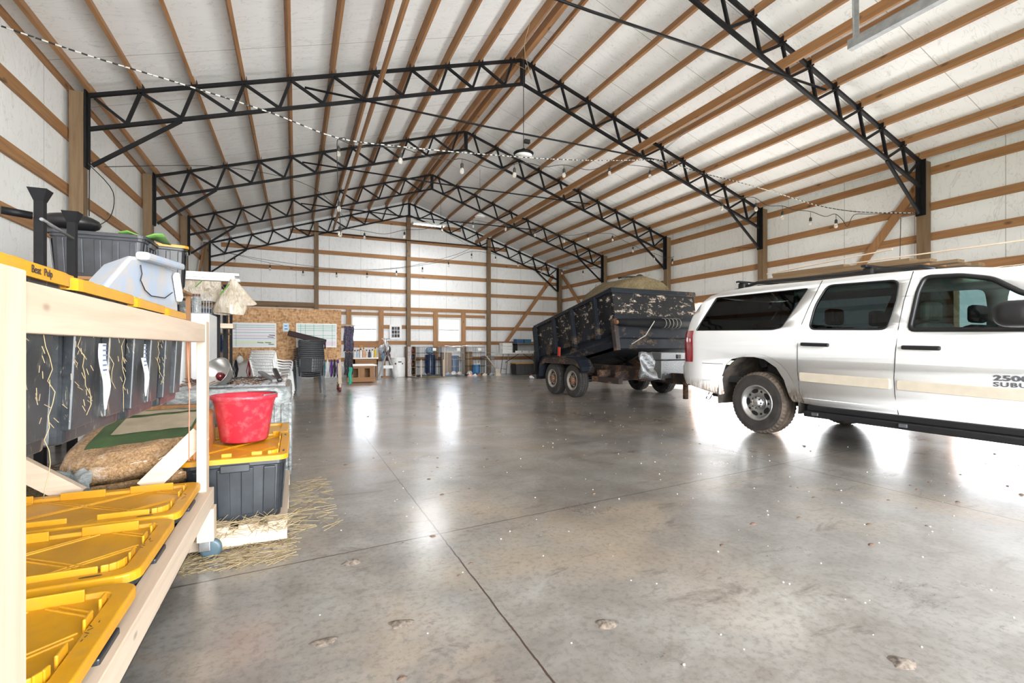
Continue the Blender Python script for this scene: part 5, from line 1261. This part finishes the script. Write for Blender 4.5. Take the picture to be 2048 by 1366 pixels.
MB().box((2.60, 16.17, 1.32), (2.86, 16.25, 1.36)).build('top_plate', M['steel'], t)
def barrel(name, label, x, y, r, h, mat, lid=None, z=0, group=None):
    t = thing(name, label, 'barrel', (x, y, z), group); MB().lathe([(0, 0), (r*.92, 0), (r*.96, .03), (r, h*.2), (r, h*.8), (r*.96, h*.95), (r*.9, h*.97)], (x, y, z), 'z', 28).build('barrel_body', mat, t)
    MB().lathe([(r*.98, h*.93), (r*.98, h*.98), (r*.85, h), (0, h)], (x, y, z), 'z', 28).build('barrel_lid', lid or mat, t); return t
t = barrel('white_barrel', 'white plastic barrel standing behind the metal trestle at the far wall', 3.33, 17.25, .26, .70, M['white'])
m = MB(); m.box((3.28, 16.985, .52), (3.40, 17.0, .56)); m.ball((3.20, 17.03, .48), .035); m.ball((3.43, 17.03, .48), .035); m.build('barrel_print', M['grey_plastic'], t)
t = thing('plank_cabinet', 'narrow upright brown plank cabinet right of the white barrel', 'cabinet', (3.72, 17.2, 0))
MB().box((3.60, 16.95, .02), (3.64, 17.4, 1.08)).build('side_board', M['post_z'], t); MB().box((3.87, 16.95, .02), (3.90, 17.4, 1.08)).build('side_board', M['post_z'], t); MB().box((3.60, 17.38, .02), (3.90, 17.41, 1.08)).build('back_board', M['post_z'], t)
MB().box((3.61, 16.94, .02), (3.74, 16.965, 1.08)).build('front_board', plain('bleached_board', (.45, .40, .38), .8, 0, .3), t)
for k, (z, c, nm) in enumerate(((.10, 4, 'black'), (.36, 0, 'rusty'), (.62, 1, 'dark blue'), (.84, 5, 'dark red'))):
    MB().box((3.64, 16.98, z-.03), (3.87, 17.36, z-.01)).build('shelf', M['post_x'], t); o = MB().ball((3.80, 17.08, z+.08), (.055, .08, .085), 10).build('cloth_bundle', cm[c]); tag(o, '%s bundle inside the narrow plank cabinet' % nm, 'bundle', 'bundles in the plank cabinet')
def crate(label, x0, x1, y0, y1, h, mat, tagw=True):
    t = thing('wire_crate', label, 'dog crate', ((x0+x1)/2, y0, 0), 'wire dog crates at the far wall')
    nx = int((x1-x0)/.06)
    for nm, yy in (('front_panel', y0), ('back_panel', y1)):
        m = MB()
        for i in range(nx+1): m.bar((x0+(x1-x0)*i/nx, yy, .05), (x0+(x1-x0)*i/nx, yy, h), .007)
        for z in (.05, .35, .62, .85, h): m.bar((x0, yy, z), (x1, yy, z), .010)
        m.build(nm, mat, t)
    for xx in (x0, x1):
        m = MB()
        for i in range(7): m.bar((xx, y0+(y1-y0)*i/6, .05), (xx, y0+(y1-y0)*i/6, h), .007)
        for z in (.05, .35, .62, .85, h): m.bar((xx, y0, z), (xx, y1, z), .010)
        m.build('side_panel', mat, t)
    m = MB()
    for i in range(nx+1): m.bar((x0+(x1-x0)*i/nx, y0, h), (x0+(x1-x0)*i/nx, y1, h), .006)
    m.build('top_panel', mat, t); MB().box((x0+.01, y0+.01, .0), (x1-.01, y1-.01, .05)).build('tray', M['grey_plastic'], t)
    if tagw: MB().box(((x0+x1)/2-.02+.1, y0-.02, .93), ((x0+x1)/2+.20, y0-.012, 1.03)).build('name_plate', M['white'], t)
crate('black wire dog crate at the far wall, left of the other two', 3.96, 4.78, 16.7, 17.2, 1.06, M['steel_black'])
crate('middle wire dog crate at the far wall, with papers on top', 4.88, 5.66, 16.7, 17.2, 1.06, M['steel'])
crate('right-hand wire dog crate at the far wall, with a blue bucket inside', 5.74, 6.44, 16.7, 17.2, 1.06, M['steel_black'])
crate('small low wire crate beside the broom at the far wall', 6.55, 6.95, 17.0, 17.35, .72, M['steel'], False)
M['blueb'] = plain('dark_blue_drum', (.012, .035, .10), .35); M['blueb2'] = plain('blue_drum', (.03, .10, .24), .35)
barrel('blue_barrel', 'dark blue barrel behind the left dog crate, bags on its lid', 4.55, 17.43, .2, .78, M['blueb'])
barrel('blue_barrel', 'blue barrel behind the middle dog crate', 5.45, 17.43, .2, .74, M['blueb2'])
barrel('blue_bucket', 'blue bucket standing inside the right-hand dog crate', 6.2, 16.98, .15, .38, plain('bright_blue_bucket', (.05, .20, .42), .4), M['white'], .052)
for x, y, z, w_, h, lb in ((4.98, 17.28, 0, .36, .86, 'tall brown carton behind the middle dog crate'), (5.83, 17.3, 0, .36, .55, 'low brown carton behind the right-hand dog crate'), (5.83, 17.3, .552, .34, .34, 'carton stacked on the low one behind the right-hand crate')):
    t = thing('carton', lb, 'carton', (x, y, z), 'cartons at the far wall'); MB().box((x, y, z+.001), (x+w_, y+.25, z+h)).build('carton_body', M['kraft'], t); MB().box((x+w_/2-.02, y-.002, z+.001), (x+w_/2+.02, y+.252, z+h+.001)).build('packing_tape', M['trim'], t)
o = MB().ball((4.52, 17.30, .93), (.18, .12, .15), 12).build('plastic_sack', plain('blue_grey_sack', (.22, .34, .44), .3, 0, .6, 18)); tag(o, 'crumpled blue grey plastic sack on top of the dark blue barrel', 'sack')
m = MB(); random.seed(8)
for i in range(14):
    x = random.uniform(5.0, 6.2); y = random.uniform(16.75, 17.1); a = random.uniform(0, 3); m.add([(x+.14*math.cos(a+q_), y+.10*math.sin(a+q_), 1.072+.004*i+.01*math.sin(q_*3)) for q_ in (.5, 2.2, 3.7, 5.3)], [(0, 1, 2, 3)])
o = tag(stuff(m.build('paper_pile', M['label'])), 'loose white papers spread over the tops of the wire crates', 'papers'); s_ = o.modifiers.new('s', 'SOLIDIFY'); s_.thickness = .006
random.seed(14)
lump = [('pink', (.62, .38, .32)), ('white', (.75, .72, .68)), ('brown', (.20, .11, .06)), ('grey', (.30, .32, .34)), ('cream', (.62, .54, .42)), ('pale blue', (.45, .55, .66)), ('dark grey', (.08, .08, .09))]
where = ['inside the middle wire crate', 'inside the right-hand wire crate', 'on the floor before the right-hand wire crate', 'on the floor beside the broom']
for k, (x, y, z, c, r, wi) in enumerate(((5.05, 16.9, .055, 5, .10, 0), (5.28, 16.92, .055, 1, .12, 0), (5.50, 16.9, .055, 4, .10, 0), (5.90, 16.9, .055, 1, .12, 1), (5.80, 16.52, 0, 0, .10, 2), (5.98, 16.5, 0, 1, .09, 2), (6.15, 16.5, 0, 2, .10, 2), (6.35, 16.5, 0, 4, .10, 2), (5.30, 16.5, 0, 6, .08, 2), (6.70, 16.7, 0, 3, .09, 3), (6.9, 16.8, 0, 4, .10, 3), (4.2, 16.9, .055, 3, .09, 0), (4.35, 16.92, .055, 6, .09, 0))):
    wtxt = 'inside the left wire crate' if k > 10 else where[wi]; m = MB(); rows = []
    for i in range(7):
        t_ = PI/2*i/6; rows.append([(x+r*math.cos(t_)*math.cos(a)*(1+.25*math.sin(3*a+k)), y+r*.8*math.cos(t_)*math.sin(a)*(1+.2*math.cos(2*a+k)), z+r*.9*math.sin(t_)*(1+.2*math.sin(a*2+k))) for a in [2*PI*j/14 for j in range(14)]])
    m.grid(rows, closed=True); m.add(rows[0], [list(range(14))]); o = m.build('cloth_heap', plain('heap_%d' % k, lump[c][1], .85, 0, .4, 20)); tag(o, '%s crumpled cloth lying %s' % (lump[c][0], wtxt), 'cloth', 'crumpled cloths at the far wall')
stuff(tag(MB().grid([[(3.98+.08*i, 16.40+.05*j, .012+.035*math.sin(PI*i/11)*math.sin(PI*j/6)*(1+.4*math.sin(i*2+j))) for j in range(7)] for i in range(12)]).build('hay_bed', M['hay']), 'flat heap of hay on the floor in front of the left wire crate', 'hay'))
for x, lb in ((4.02, 'left'), (4.83, 'right')):
    o = MB().box((x-.02, 16.63, 0), (x+.02, 16.67, .62)).build('wooden_stake', M['fir_z']); tag(o, 'short pale stake leaning at the %s end of the left wire crate' % lb, 'stake', 'stakes at the crates')
o = MB().box((4.84, 16.60, 0), (4.87, 16.64, 1.05)).build('wooden_lath', M['fir_z']); tag(o, 'tall pale lath standing between the left and middle wire crates', 'lath')
t = thing('broom', 'wooden broom leaning right of the wire crates, head on the floor', 'broom', (6.85, 16.5, 0))
MB().tube([(6.50, 16.68, .72), (6.84, 16.5, .22)], .018, 8).build('handle', M['fir_x'], t); m = MB(); m.box((6.78, 16.42, .12), (6.96, 16.56, .24)); m.add([(6.76, 16.40, .0), (6.98, 16.40, .0), (6.98, 16.58, .0), (6.76, 16.58, .0), (6.79, 16.44, .13), (6.95, 16.44, .13), (6.95, 16.54, .13), (6.79, 16.54, .13)], [(0, 3, 2, 1), (4, 5, 6, 7), (0, 1, 5, 4), (1, 2, 6, 5), (2, 3, 7, 6), (3, 0, 4, 7)]); m.build('broom_head', M['trim'], t)
# folding table
t = thing('folding_table', 'white folding table at the far wall beside the corner, loaded with clear bins', 'table', (8.1, 17.2, 0))
MB().box((7.28, 16.95, .80), (9.1, 17.6, .84)).build('tabletop', M['white'], t, bevel=.01)
for x, sx in ((7.55, 1), (8.85, -1)):
    MB().tube([(x, 17.0, .80), (x-.06*sx, 17.0, .42), (x-.12*sx, 16.98, .0)], .014, 8).build('leg', M['steel'], t); MB().tube([(x, 17.52, .80), (x-.06*sx, 17.52, .42), (x-.12*sx, 17.54, .0)], .014, 8).build('leg', M['steel'], t)
    MB().tube([(x-.09*sx, 17.0, .2), (x-.09*sx, 17.52, .2)], .012, 6).build('leg_crossbar', M['steel'], t); MB().tube([(x-.03*sx, 17.25, .45), (x+.55*sx, 17.25, .79)], .012, 6).build('brace', M['steel_black'], t)
M['clear'] = tinted('clear_plastic', (.96, .97, .975))
t = thing('clear_bin', 'long clear plastic tank standing on the folding table', 'bin', (8.5, 17.2, .842)); m = MB()
x0, x1, y0, y1 = 7.95, 9.0, 17.05, 17.5
for a, b in (((x0, y0, .845), (x1, y0+.006, 1.20)), ((x0, y1-.006, .845), (x1, y1, 1.20)), ((x0, y0+.006, .845), (x0+.006, y1-.006, 1.20)), ((x1-.006, y0+.006, .845), (x1, y1-.006, 1.20))): m.box(a, b)
m.build('tank_walls', M['clear'], t); MB().box((x0, y0, .841), (x1, y1, .85)).build('tank_floor', M['white'], t)
m = MB(); m.box((x0-.01, y0-.01, 1.19), (x1+.01, y0+.01, 1.21)); m.box((x0-.01, y1-.01, 1.19), (x1+.01, y1+.01, 1.21)); m.box((x0-.01, y0+.01, 1.19), (x0+.01, y1-.01, 1.21)); m.box((x1-.01, y0+.01, 1.19), (x1+.01, y1-.01, 1.21)); m.build('tank_rim', M['steel'], t)
for k, (x, w_, c, nm) in enumerate(((7.82, .30, M['blueb2'], 'blue bin, left one of the pair on the clear tank'), (8.16, .30, plain('teal_bin', (.02, .16, .26), .35), 'teal blue bin, right one of the pair on the clear tank'))):
    t = thing('blue_bin', nm, 'bin', (x+.15, 17.25, 1.212), 'blue bins on the table'); m = MB(); m.box((x+.13, 17.1, 1.212), (x+.13+w_, 17.42, 1.36)); m.build('bin_body', c, t, bevel=.01); MB().box((x+.12, 17.09, 1.36), (x+.14+w_, 17.43, 1.375)).build('bin_rim', c, t)
for k in range(3):
    t = thing('drawer_box', 'white plastic drawer box at the table left end, %s from below' % ORD[k], 'drawer box', (7.42, 17.2, .841+.13*k), 'drawer boxes on the table'); MB().box((7.32, 17.02, .842+.13*k), (7.72, 17.4, .965+.13*k)).build('box_body', M['white'], t, bevel=.01); MB().box((7.47, 17.005, .895+.13*k), (7.57, 17.02, .915+.13*k)).build('handle', M['label'], t)
for k in range(4):
    o = MB().box((7.84+.30*k, 16.96, .842), (8.08+.30*k, 17.03, .92)).build('white_carton', M['white'], bevel=.004); tag(o, 'small white box on the table front edge, %s from the left' % ORD[k], 'box', 'small white boxes on the table')
tote('storage_tote', 'big dark blue tote with a yellow lid under the folding table', .86, .50, .45, (8.02, 16.72, 0), 0, 'tote_blue' if False else 'black', 'yellow', False, 'totes on the floor')
for c in COL.objects[-1:]: pass
o = MB().box((8.55, 16.75, 0), (8.95, 17.1, .20)).build('blue_crate', M['blueb']); tag(o, 'low dark blue crate on the floor right of the yellow-lidded far tote', 'crate')
p = at_z(1062, 758, 0); t = thing('white_litter', 'small crumpled white object on the floor left of the trailer wheels', 'litter', (p.x, p.y, 0)); MB().ball((p.x, p.y, .06), (.07, .05, .06), 10).ball((p.x+.08, p.y+.02, .035), (.05, .04, .035), 8).build('crumpled_paper', M['label'], t); MB().ball((p.x, p.y, .14), (.02, .02, .04), 8).build('pink_tip', lm_['red'], t)
# framed pictures
a, b = rect_y((779, 649), (803, 679), YB-.05, .03); t = thing('picture_frame', 'white framed sheet of black and white pictures between the far windows', 'picture', a)
MB().box(a, b).build('frame', M['white'], t); MB().box((a[0]+.05, a[1]-.004, a[2]+.05), (b[0]-.05, a[1], b[2]-.05)).build('mount', M['label'], t)
for i in range(3):
    for j in range(3):
        w_ = (b[0]-a[0]-.14)/3; h = (b[2]-a[2]-.14)/3; x = a[0]+.07+i*w_; z = a[2]+.07+j*h; MB().box((x+.008, a[1]-.008, z+.008), (x+w_-.008, a[1]-.004, z+h-.012)).build('photo_print', IK['black'] if (i+j) % 3 else M['grey_plastic'], t)
# loose boards carried on the roof rack of the suv
random.seed(17)
(ya, za), (yb, zb) = XBARS          # rear bar, front bar
def rz(y, h): return za+(zb-za)*(y-ya)/(yb-ya)+.016+h
for k in range(13):
    lay = [0]*6+[1]*4+[2]*3; lay = lay[k]; q_ = [0, 6, 10][lay]; j = k-q_
    x = 5.78+.145*j+.04*lay; y0, y1 = ((yb-.25-random.uniform(0, .3), ya-.10+random.uniform(-.12, .12)), (yb-.1-random.uniform(0, .3), ya-.25+random.uniform(-.2, .1)), (3.55+random.uniform(-.1, .1), ya-.22+random.uniform(-.1, .05)))[lay]
    h = .016+.034*lay; o = MB().bar((x, y0, rz(y0, h)), (x+random.uniform(-.01, .01), y1, rz(y1, h)), .13, .030).build('loose_board', M['pine_y' if k in (1, 3, 7) else 'post_y'])
    tag(o, '%s weathered board from the near side in the %s layer on the roof rack' % (ORD[j], ['lowest', 'middle', 'top'][lay]), 'board', 'loose boards on the roof rack')
for k, (x, y0, y1, h0, h1) in enumerate(((5.86, 3.0, 4.5, .20, .115), (5.95, 1.75, 4.4, .12, .115))):
    o = MB().bar((x, y0, rz(y0, h0)), (x, y1, rz(y1, h1)), .022, .012).build('lath', M['fir_y']); tag(o, '%s thin pale lath lying on the boards on the roof rack' % ('short slanting' if k == 0 else 'long'), 'lath')
# ------------------------------------------------------------------ string lights and lamps
q = NT('black_white_rope', .8); w_ = q.n('ShaderNodeTexChecker'); w_.inputs['Scale'].default_value = 22; q.l(q.mapping((1, 1, 0.001)), w_.inputs['Vector']); w_.inputs['Color1'].default_value = (.02, .02, .02, 1); w_.inputs['Color2'].default_value = (.65, .64, .6, 1); q.col(w_.outputs['Color']); M['rope'] = q.m
q = NT('lamp_glass', .05); q.b.inputs['Transmission Weight'].default_value = .75; q.b.inputs['IOR'].default_value = 1.2; q.col((.95, .92, .85)); M['bulbglass'] = q.m
q = NT('lit_diffuser', .4); q.b.inputs['Emission Color'].default_value = (.95, .98, 1, 1); q.b.inputs['Emission Strength'].default_value = 1.2; M['lit'] = q.m
def smooth_path(P, n=5):
    P = [Vector(p) for p in P]; out = []
    for i in range(len(P)-1):
        p0, p1, p2, p3 = P[max(i-1, 0)], P[i], P[i+1], P[min(i+2, len(P)-1)]
        for j in range(n):
            t = j/n; out.append(.5*((2*p1)+(p2-p0)*t+(2*p0-5*p1+4*p2-p3)*t*t+(3*p1-p0-3*p2+p3)*t**3))
    return out+[P[-1]]
def string(label, wire_pts, bulbs, s=1., r=.006):
    t = thing('string_lights', label, 'string lights', tuple(wire_pts[0]), 'string lights under the roof')
    MB().tube(smooth_path(wire_pts), r, 5).build('cable', M['cord'], t)
    for p, drop in bulbs:
        p = Vector(p); m = MB(); m.tube([p, p-Vector((0, 0, drop))], .004, 5); m.lathe([(0, 0), (.012, 0), (.024, -.02), (.024, -.075), (0, -.075)], p-Vector((0, 0, drop)), 'z', 12); o = m.build('bulb_socket', M['cord'], t)
        m = MB(); m.lathe([(.014, -.072), (.030, -.105), (.033, -.13), (.024, -.155), (0, -.168)], p-Vector((0, 0, drop)), 'z', 12); m.build('bulb', M['bulbglass'], o)
    return t
A1, M1, B1 = Vector((XL, 5.87, 4)), Vector((6.99, 7.86, 5)), Vector((9.98, 4.72, 3.4))
def L1(px, py): return at_line(px, py, A1, M1)
def L2(px, py): return at_line(px, py, M1, B1)
P = [L1(*p) for p in ((2, 52), (180, 112), (360, 167), (540, 225), (676, 276), (800, 293), (900, 303), (1000, 311), (1100, 318), (1200, 321), (1310, 320))]
P2 = [L2(*p) for p in ((1340, 325), (1400, 345), (1480, 365), (1560, 388), (1640, 412), (1720, 424), (1825, 426))]
tag(MB().tube(smooth_path(P+P2), .008, 6).build('guide_rope', M['rope']), 'black and white braided rope strung across the barn from the upper left', 'rope')
wire = [L1(*p) for p in ((677, 278), (720, 293), (800, 296), (850, 312), (900, 320), (925, 318), (975, 335), (1010, 338), (1030, 328), (1060, 327), (1090, 334), (1129, 330), (1180, 340), (1219, 328), (1260, 330), (1300, 335))]
wire2 = [L2(*p) for p in ((1345, 345), (1400, 380), (1444, 395), (1480, 396), (1508, 395), (1535, 411), (1565, 412), (1590, 420), (1621, 423), (1650, 433), (1670, 428), (1685, 440), (1695, 453), (1708, 430), (1740, 428), (1825, 427))]
bl = [(L1(x, y), .06) for x, y in ((801, 296), (924, 318), (1029, 328), (1128, 330), (1219, 328), (1300, 335))]+[(L2(x, y), .10) for x, y in ((1444, 395), (1512, 396), (1565, 412), (1621, 424), (1672, 428))]
string('nearest string of bulbs, hung from the braided rope in front of the round lamp', wire+wire2, bl)
# vertical drop at the left
YD = 7.80
D_ = [Vector((.95, 7.85, 4.99))]+[at_y(x, y, YD) for x, y in ((700, 283), (690, 276), (676, 279), (674, 300), (675, 350), (677, 400), (680, 440), (681, 470))]
t = string('string of bulbs hanging straight down left of centre under the second truss', D_, [(at_y(677, 290, YD), .02), (at_y(678, 400, YD), .02), (at_y(680, 440, YD+.1), .1)])
# middle string
P = [Vector((.8, 12.6, 0)), Vector((9.8, 11.0, 0))]
L3 = lambda x, y: at_line(x, y, P[0], P[1])
w3 = ((680, 455), (700, 458), (729, 462), (770, 468), (809, 460), (850, 458), (884, 448), (915, 445), (946, 440), (980, 446), (1011, 446), (1040, 456), (1070, 458), (1100, 466), (1128, 470), (1150, 470), (1176, 465), (1200, 467), (1225, 468), (1245, 480), (1266, 490), (1290, 503), (1308, 507), (1330, 515), (1346, 514))
string('middle string of bulbs sagging across the barn under the third truss', [L3(*p) for p in w3], [(L3(x, y), .05) for x, y in ((681, 458), (729, 462), (809, 460), (884, 448), (946, 440), (1011, 446), (1070, 458), (1128, 470), (1176, 466), (1225, 468), (1266, 490), (1308, 507), (1345, 514))])
Q = [Vector((-2.2, 16.6, 0)), Vector((9.9, 14.4, 0))]
L4 = lambda x, y: at_line(x, y, Q[0], Q[1])
b4 = ((469, 509), (540, 526), (606, 537), (673, 540), (734, 541), (793, 537), (845, 530), (897, 520), (943, 503), (991, 509), (1036, 520), (1083, 533), (1124, 536), (1166, 538), (1207, 535))
string('farthest string of bulbs sagging in a long curve before the far wall', [L4(445, 505)]+[L4(*p) for p in b4]+[L4(1222, 532)], [(L4(*p), .07) for p in b4])
tag(MB().tube(smooth_path([L4(*p)+Vector((0, .0, .0)) for p in ((445, 503), (540, 521), (680, 538), (800, 535), (900, 513), (945, 495))]), .006, 5).build('support_wire', M['cord']), 'thin support wire above the farthest string of bulbs', 'wire')
tag(MB().tube([L4(945, 495), (3.6, 14.28, 4.9)], .005, 5).build('support_wire', M['cord']), 'thin slanting wire from the fourth truss down to the farthest bulbs', 'wire')
wires = [[(XR-.1, TY[1], 3.40), at_x(1830, 0, 1)*0+Vector((10.05, 4.9, 3.5))], [(9.9, 11.0, 3.3), (9.95, 7.95, 3.38)]]
tag(MB().tube(smooth_path([L3(1346, 514), L3(1380, 495), (9.97, 7.95, 3.42)]), .006, 5).build('support_wire', M['cord']), 'thin wire from the middle bulbs up to the right wall post', 'wire')
tag(MB().tube([(XR-.02, 4.72, 3.42), (9.93, 4.95, 3.40), (9.96, 4.98, 2.60)], .006, 5).build('support_wire', M['cord']), 'thin wire hanging straight down beside the nearest right post', 'wire')
tag(MB().tube(smooth_path([(XL+.02, 7.8, 3.42), (XL+.05, 8.6, 3.30), (-2.60, 9.2, 3.05), (-2.60, 8.4, 2.7)]), .006, 5).build('support_wire', M['cord']), 'dark cord looped on the left wall under the second truss', 'wire')
tag(MB().tube([(XL+.02, 7.84, 3.36), (XL+.03, 7.8, 2.75)], .007, 5).build('electric_cord', M['cord']), 'dark cord hanging straight down from the left truss end', 'cord')
tag(MB().tube(smooth_path([(-2.3, 7.95, 3.45), (-1.0, 9.0, 4.0), (0.3, 10.3, 4.25), (1.2, 12.6, 4.2)]), .005, 5).build('support_wire', M['cord']), 'thin wire sloping from the left post up to the third truss', 'wire')
# round high-bay lamp
p = at_y(1047, 309, 7.6); t = thing('high_bay_lamp', 'round black high-bay lamp hanging below the second truss', 'lamp', tuple(p))
MB().lathe([(0, .10), (.03, .10), (.05, .06), (.11, .045), (.165, .02), (.17, -.01), (.16, -.02)], p, 'z', 32).build('lamp_housing', M['steel_black'], t)
m = MB()
for i in range(24): a = 2*PI*i/24; m.bar(p+Vector((.06*math.cos(a), .06*math.sin(a), .06)), p+Vector((.175*math.cos(a), .175*math.sin(a), .01)), .006, .03)
m.build('cooling_fins', M['steel_black'], t); MB().lathe([(0, -.018), (.155, -.018), (.158, -.024), (0, -.026)], p, 'z', 32).build('diffuser', M['white'], t)
MB().tube([p+Vector((0, 0, .1)), p+Vector((0, 0, .30)), Vector((p.x, p.y, zroof(p.x)+.02))], .006, 6).build('hanging_cord', M['cord'], t)
p2 = at_y(1054, 283, 7.6); MB().box(p2+Vector((-.05, -.03, -.03)), p2+Vector((.05, .03, .03))).build('junction_box', M['black'], t)
p = at_y(858, 449, 15.6); t = thing('shop_light', 'flat white ceiling lamp hanging under the roof near the far wall', 'lamp', tuple(p))
MB().box(p+Vector((-.55, -.12, -.03)), p+Vector((.55, .12, .03))).build('lamp_body', M['white'], t, bevel=.01); MB().box(p+Vector((-.5, -.09, -.036)), p+Vector((.5, .09, -.031))).build('diffuser', M['lit'], t)
l = bpy.data.lights.new('shop_light', 'AREA'); l.shape = 'RECTANGLE'; l.size = 1.0; l.size_y = .2; l.energy = 24; l.color = (.95, .98, 1); lo = bpy.data.objects.new('shop_light_lamp', l); COL.objects.link(lo); lo.location = p-Vector((0, 0, .05))
for dx in (-.4, .4): MB().tube([p+Vector((dx, 0, .03)), Vector((p.x+dx, p.y, zroof(p.x+dx)))], .004, 5).build('hanging_cord', M['cord'], t)
p = at_y(960, 432, 12.6); t = thing('pendant_lamp', 'small pale pendant lamp under the third bay roof, right of the ridge', 'lamp', tuple(p))
MB().lathe([(0, .08), (.03, .08), (.14, 0), (.15, -.02), (0, -.02)], p, 'z', 24).build('lamp_shade', M['white_metal'], t); MB().tube([p+Vector((0, 0, .08)), Vector((p.x, p.y, zroof(p.x)))], .004, 5).build('hanging_cord', M['cord'], t)
for px, y_, z1 in ((1320, 6.2, None),):
    p = at_y(1319, 305, 7.89)
    tag(MB().tube([p, Vector((p.x, p.y-.8, zroof(p.x)))], .004, 5).tube([p+Vector((.03, 0, 0)), Vector((p.x+.03, p.y-.8, zroof(p.x)))], .004, 5).build('chain', M['steel']), 'pair of thin wires hanging from the roof right of the round lamp', 'wire')
p = at_y(1060, 200, 6.8)
tag(MB().tube(smooth_path([(p.x, 6.8, zroof(p.x)), (p.x-.05, 6.9, zroof(p.x)-.35), (p.x+.12, 7.0, zroof(p.x)-.75), (p.x+.2, 7.3, zroof(p.x)-.45), (p.x+.1, 7.6, zroof(p.x)-.2)]), .005, 5).build('electric_cord', M['straw']), 'loose pale cord looping down from the roof above the round lamp', 'cord')
# ------------------------------------------------------------------ bits on the floor
random.seed(40); m = MB()
for i in range(420):
    r = random.random(); x = random.uniform(-.2, 7); y = .7+10*random.random()**1.6; s = random.uniform(.0025, .007)
    m.ball((x, y, s*.4), (s, s*.8, s*.5), 5, 0, 3)
tag(stuff(m.build('grit', plain('pale_grit', (.62, .58, .52), .9))), 'pale grit and crumbs scattered over the concrete floor', 'grit')
m = MB()
for i in range(150):
    x = random.uniform(.0, 6.5); y = 1.5+9*random.random()**1.2; s = random.uniform(.006, .022); a = random.uniform(0, 3)
    rows = [[(x+s*math.cos(b+a)*(1+.3*math.sin(2*b)), y+s*.7*math.sin(b+a), 0) for b in [2*PI*j/8 for j in range(8)]], [(x+s*.5*math.cos(b+a), y+s*.4*math.sin(b+a), s*.35) for b in [2*PI*j/8 for j in range(8)]]]
    m.grid(rows, closed=True); m.add(rows[1], [list(range(8))])
tag(stuff(m.build('mud_clods', plain('dried_mud', (.13, .085, .06), .95))), 'small clods of dried mud scattered over the concrete floor', 'mud')
for k, (px, py) in enumerate(((648, 1285), (800, 1248), (1212, 1248), (1803, 1325), (705, 1125))):
    p = at_z(px, py, 0); m = MB(); rows = [[(p.x+r*math.cos(b)*(1+.3*math.sin(3*b+k)), p.y+r*.75*math.sin(b)*(1+.2*math.cos(2*b+k)), z) for b in [2*PI*j/16 for j in range(16)]] for r, z in ((.045, 0), (.035, .004), (.015, .006+.002*k))]
    m.grid(rows, closed=True); m.add(rows[-1], [list(range(16))]); o = m.build('dropping', plain('dry_droppings', (.17, .135, .105), .95, 0, .6, 60)); tag(o, 'flat crumbled patch of dried mud, %s from the left in the foreground' % ORD[[0, 2, 3, 4, 1][k]], 'mud patch', 'mud patches')
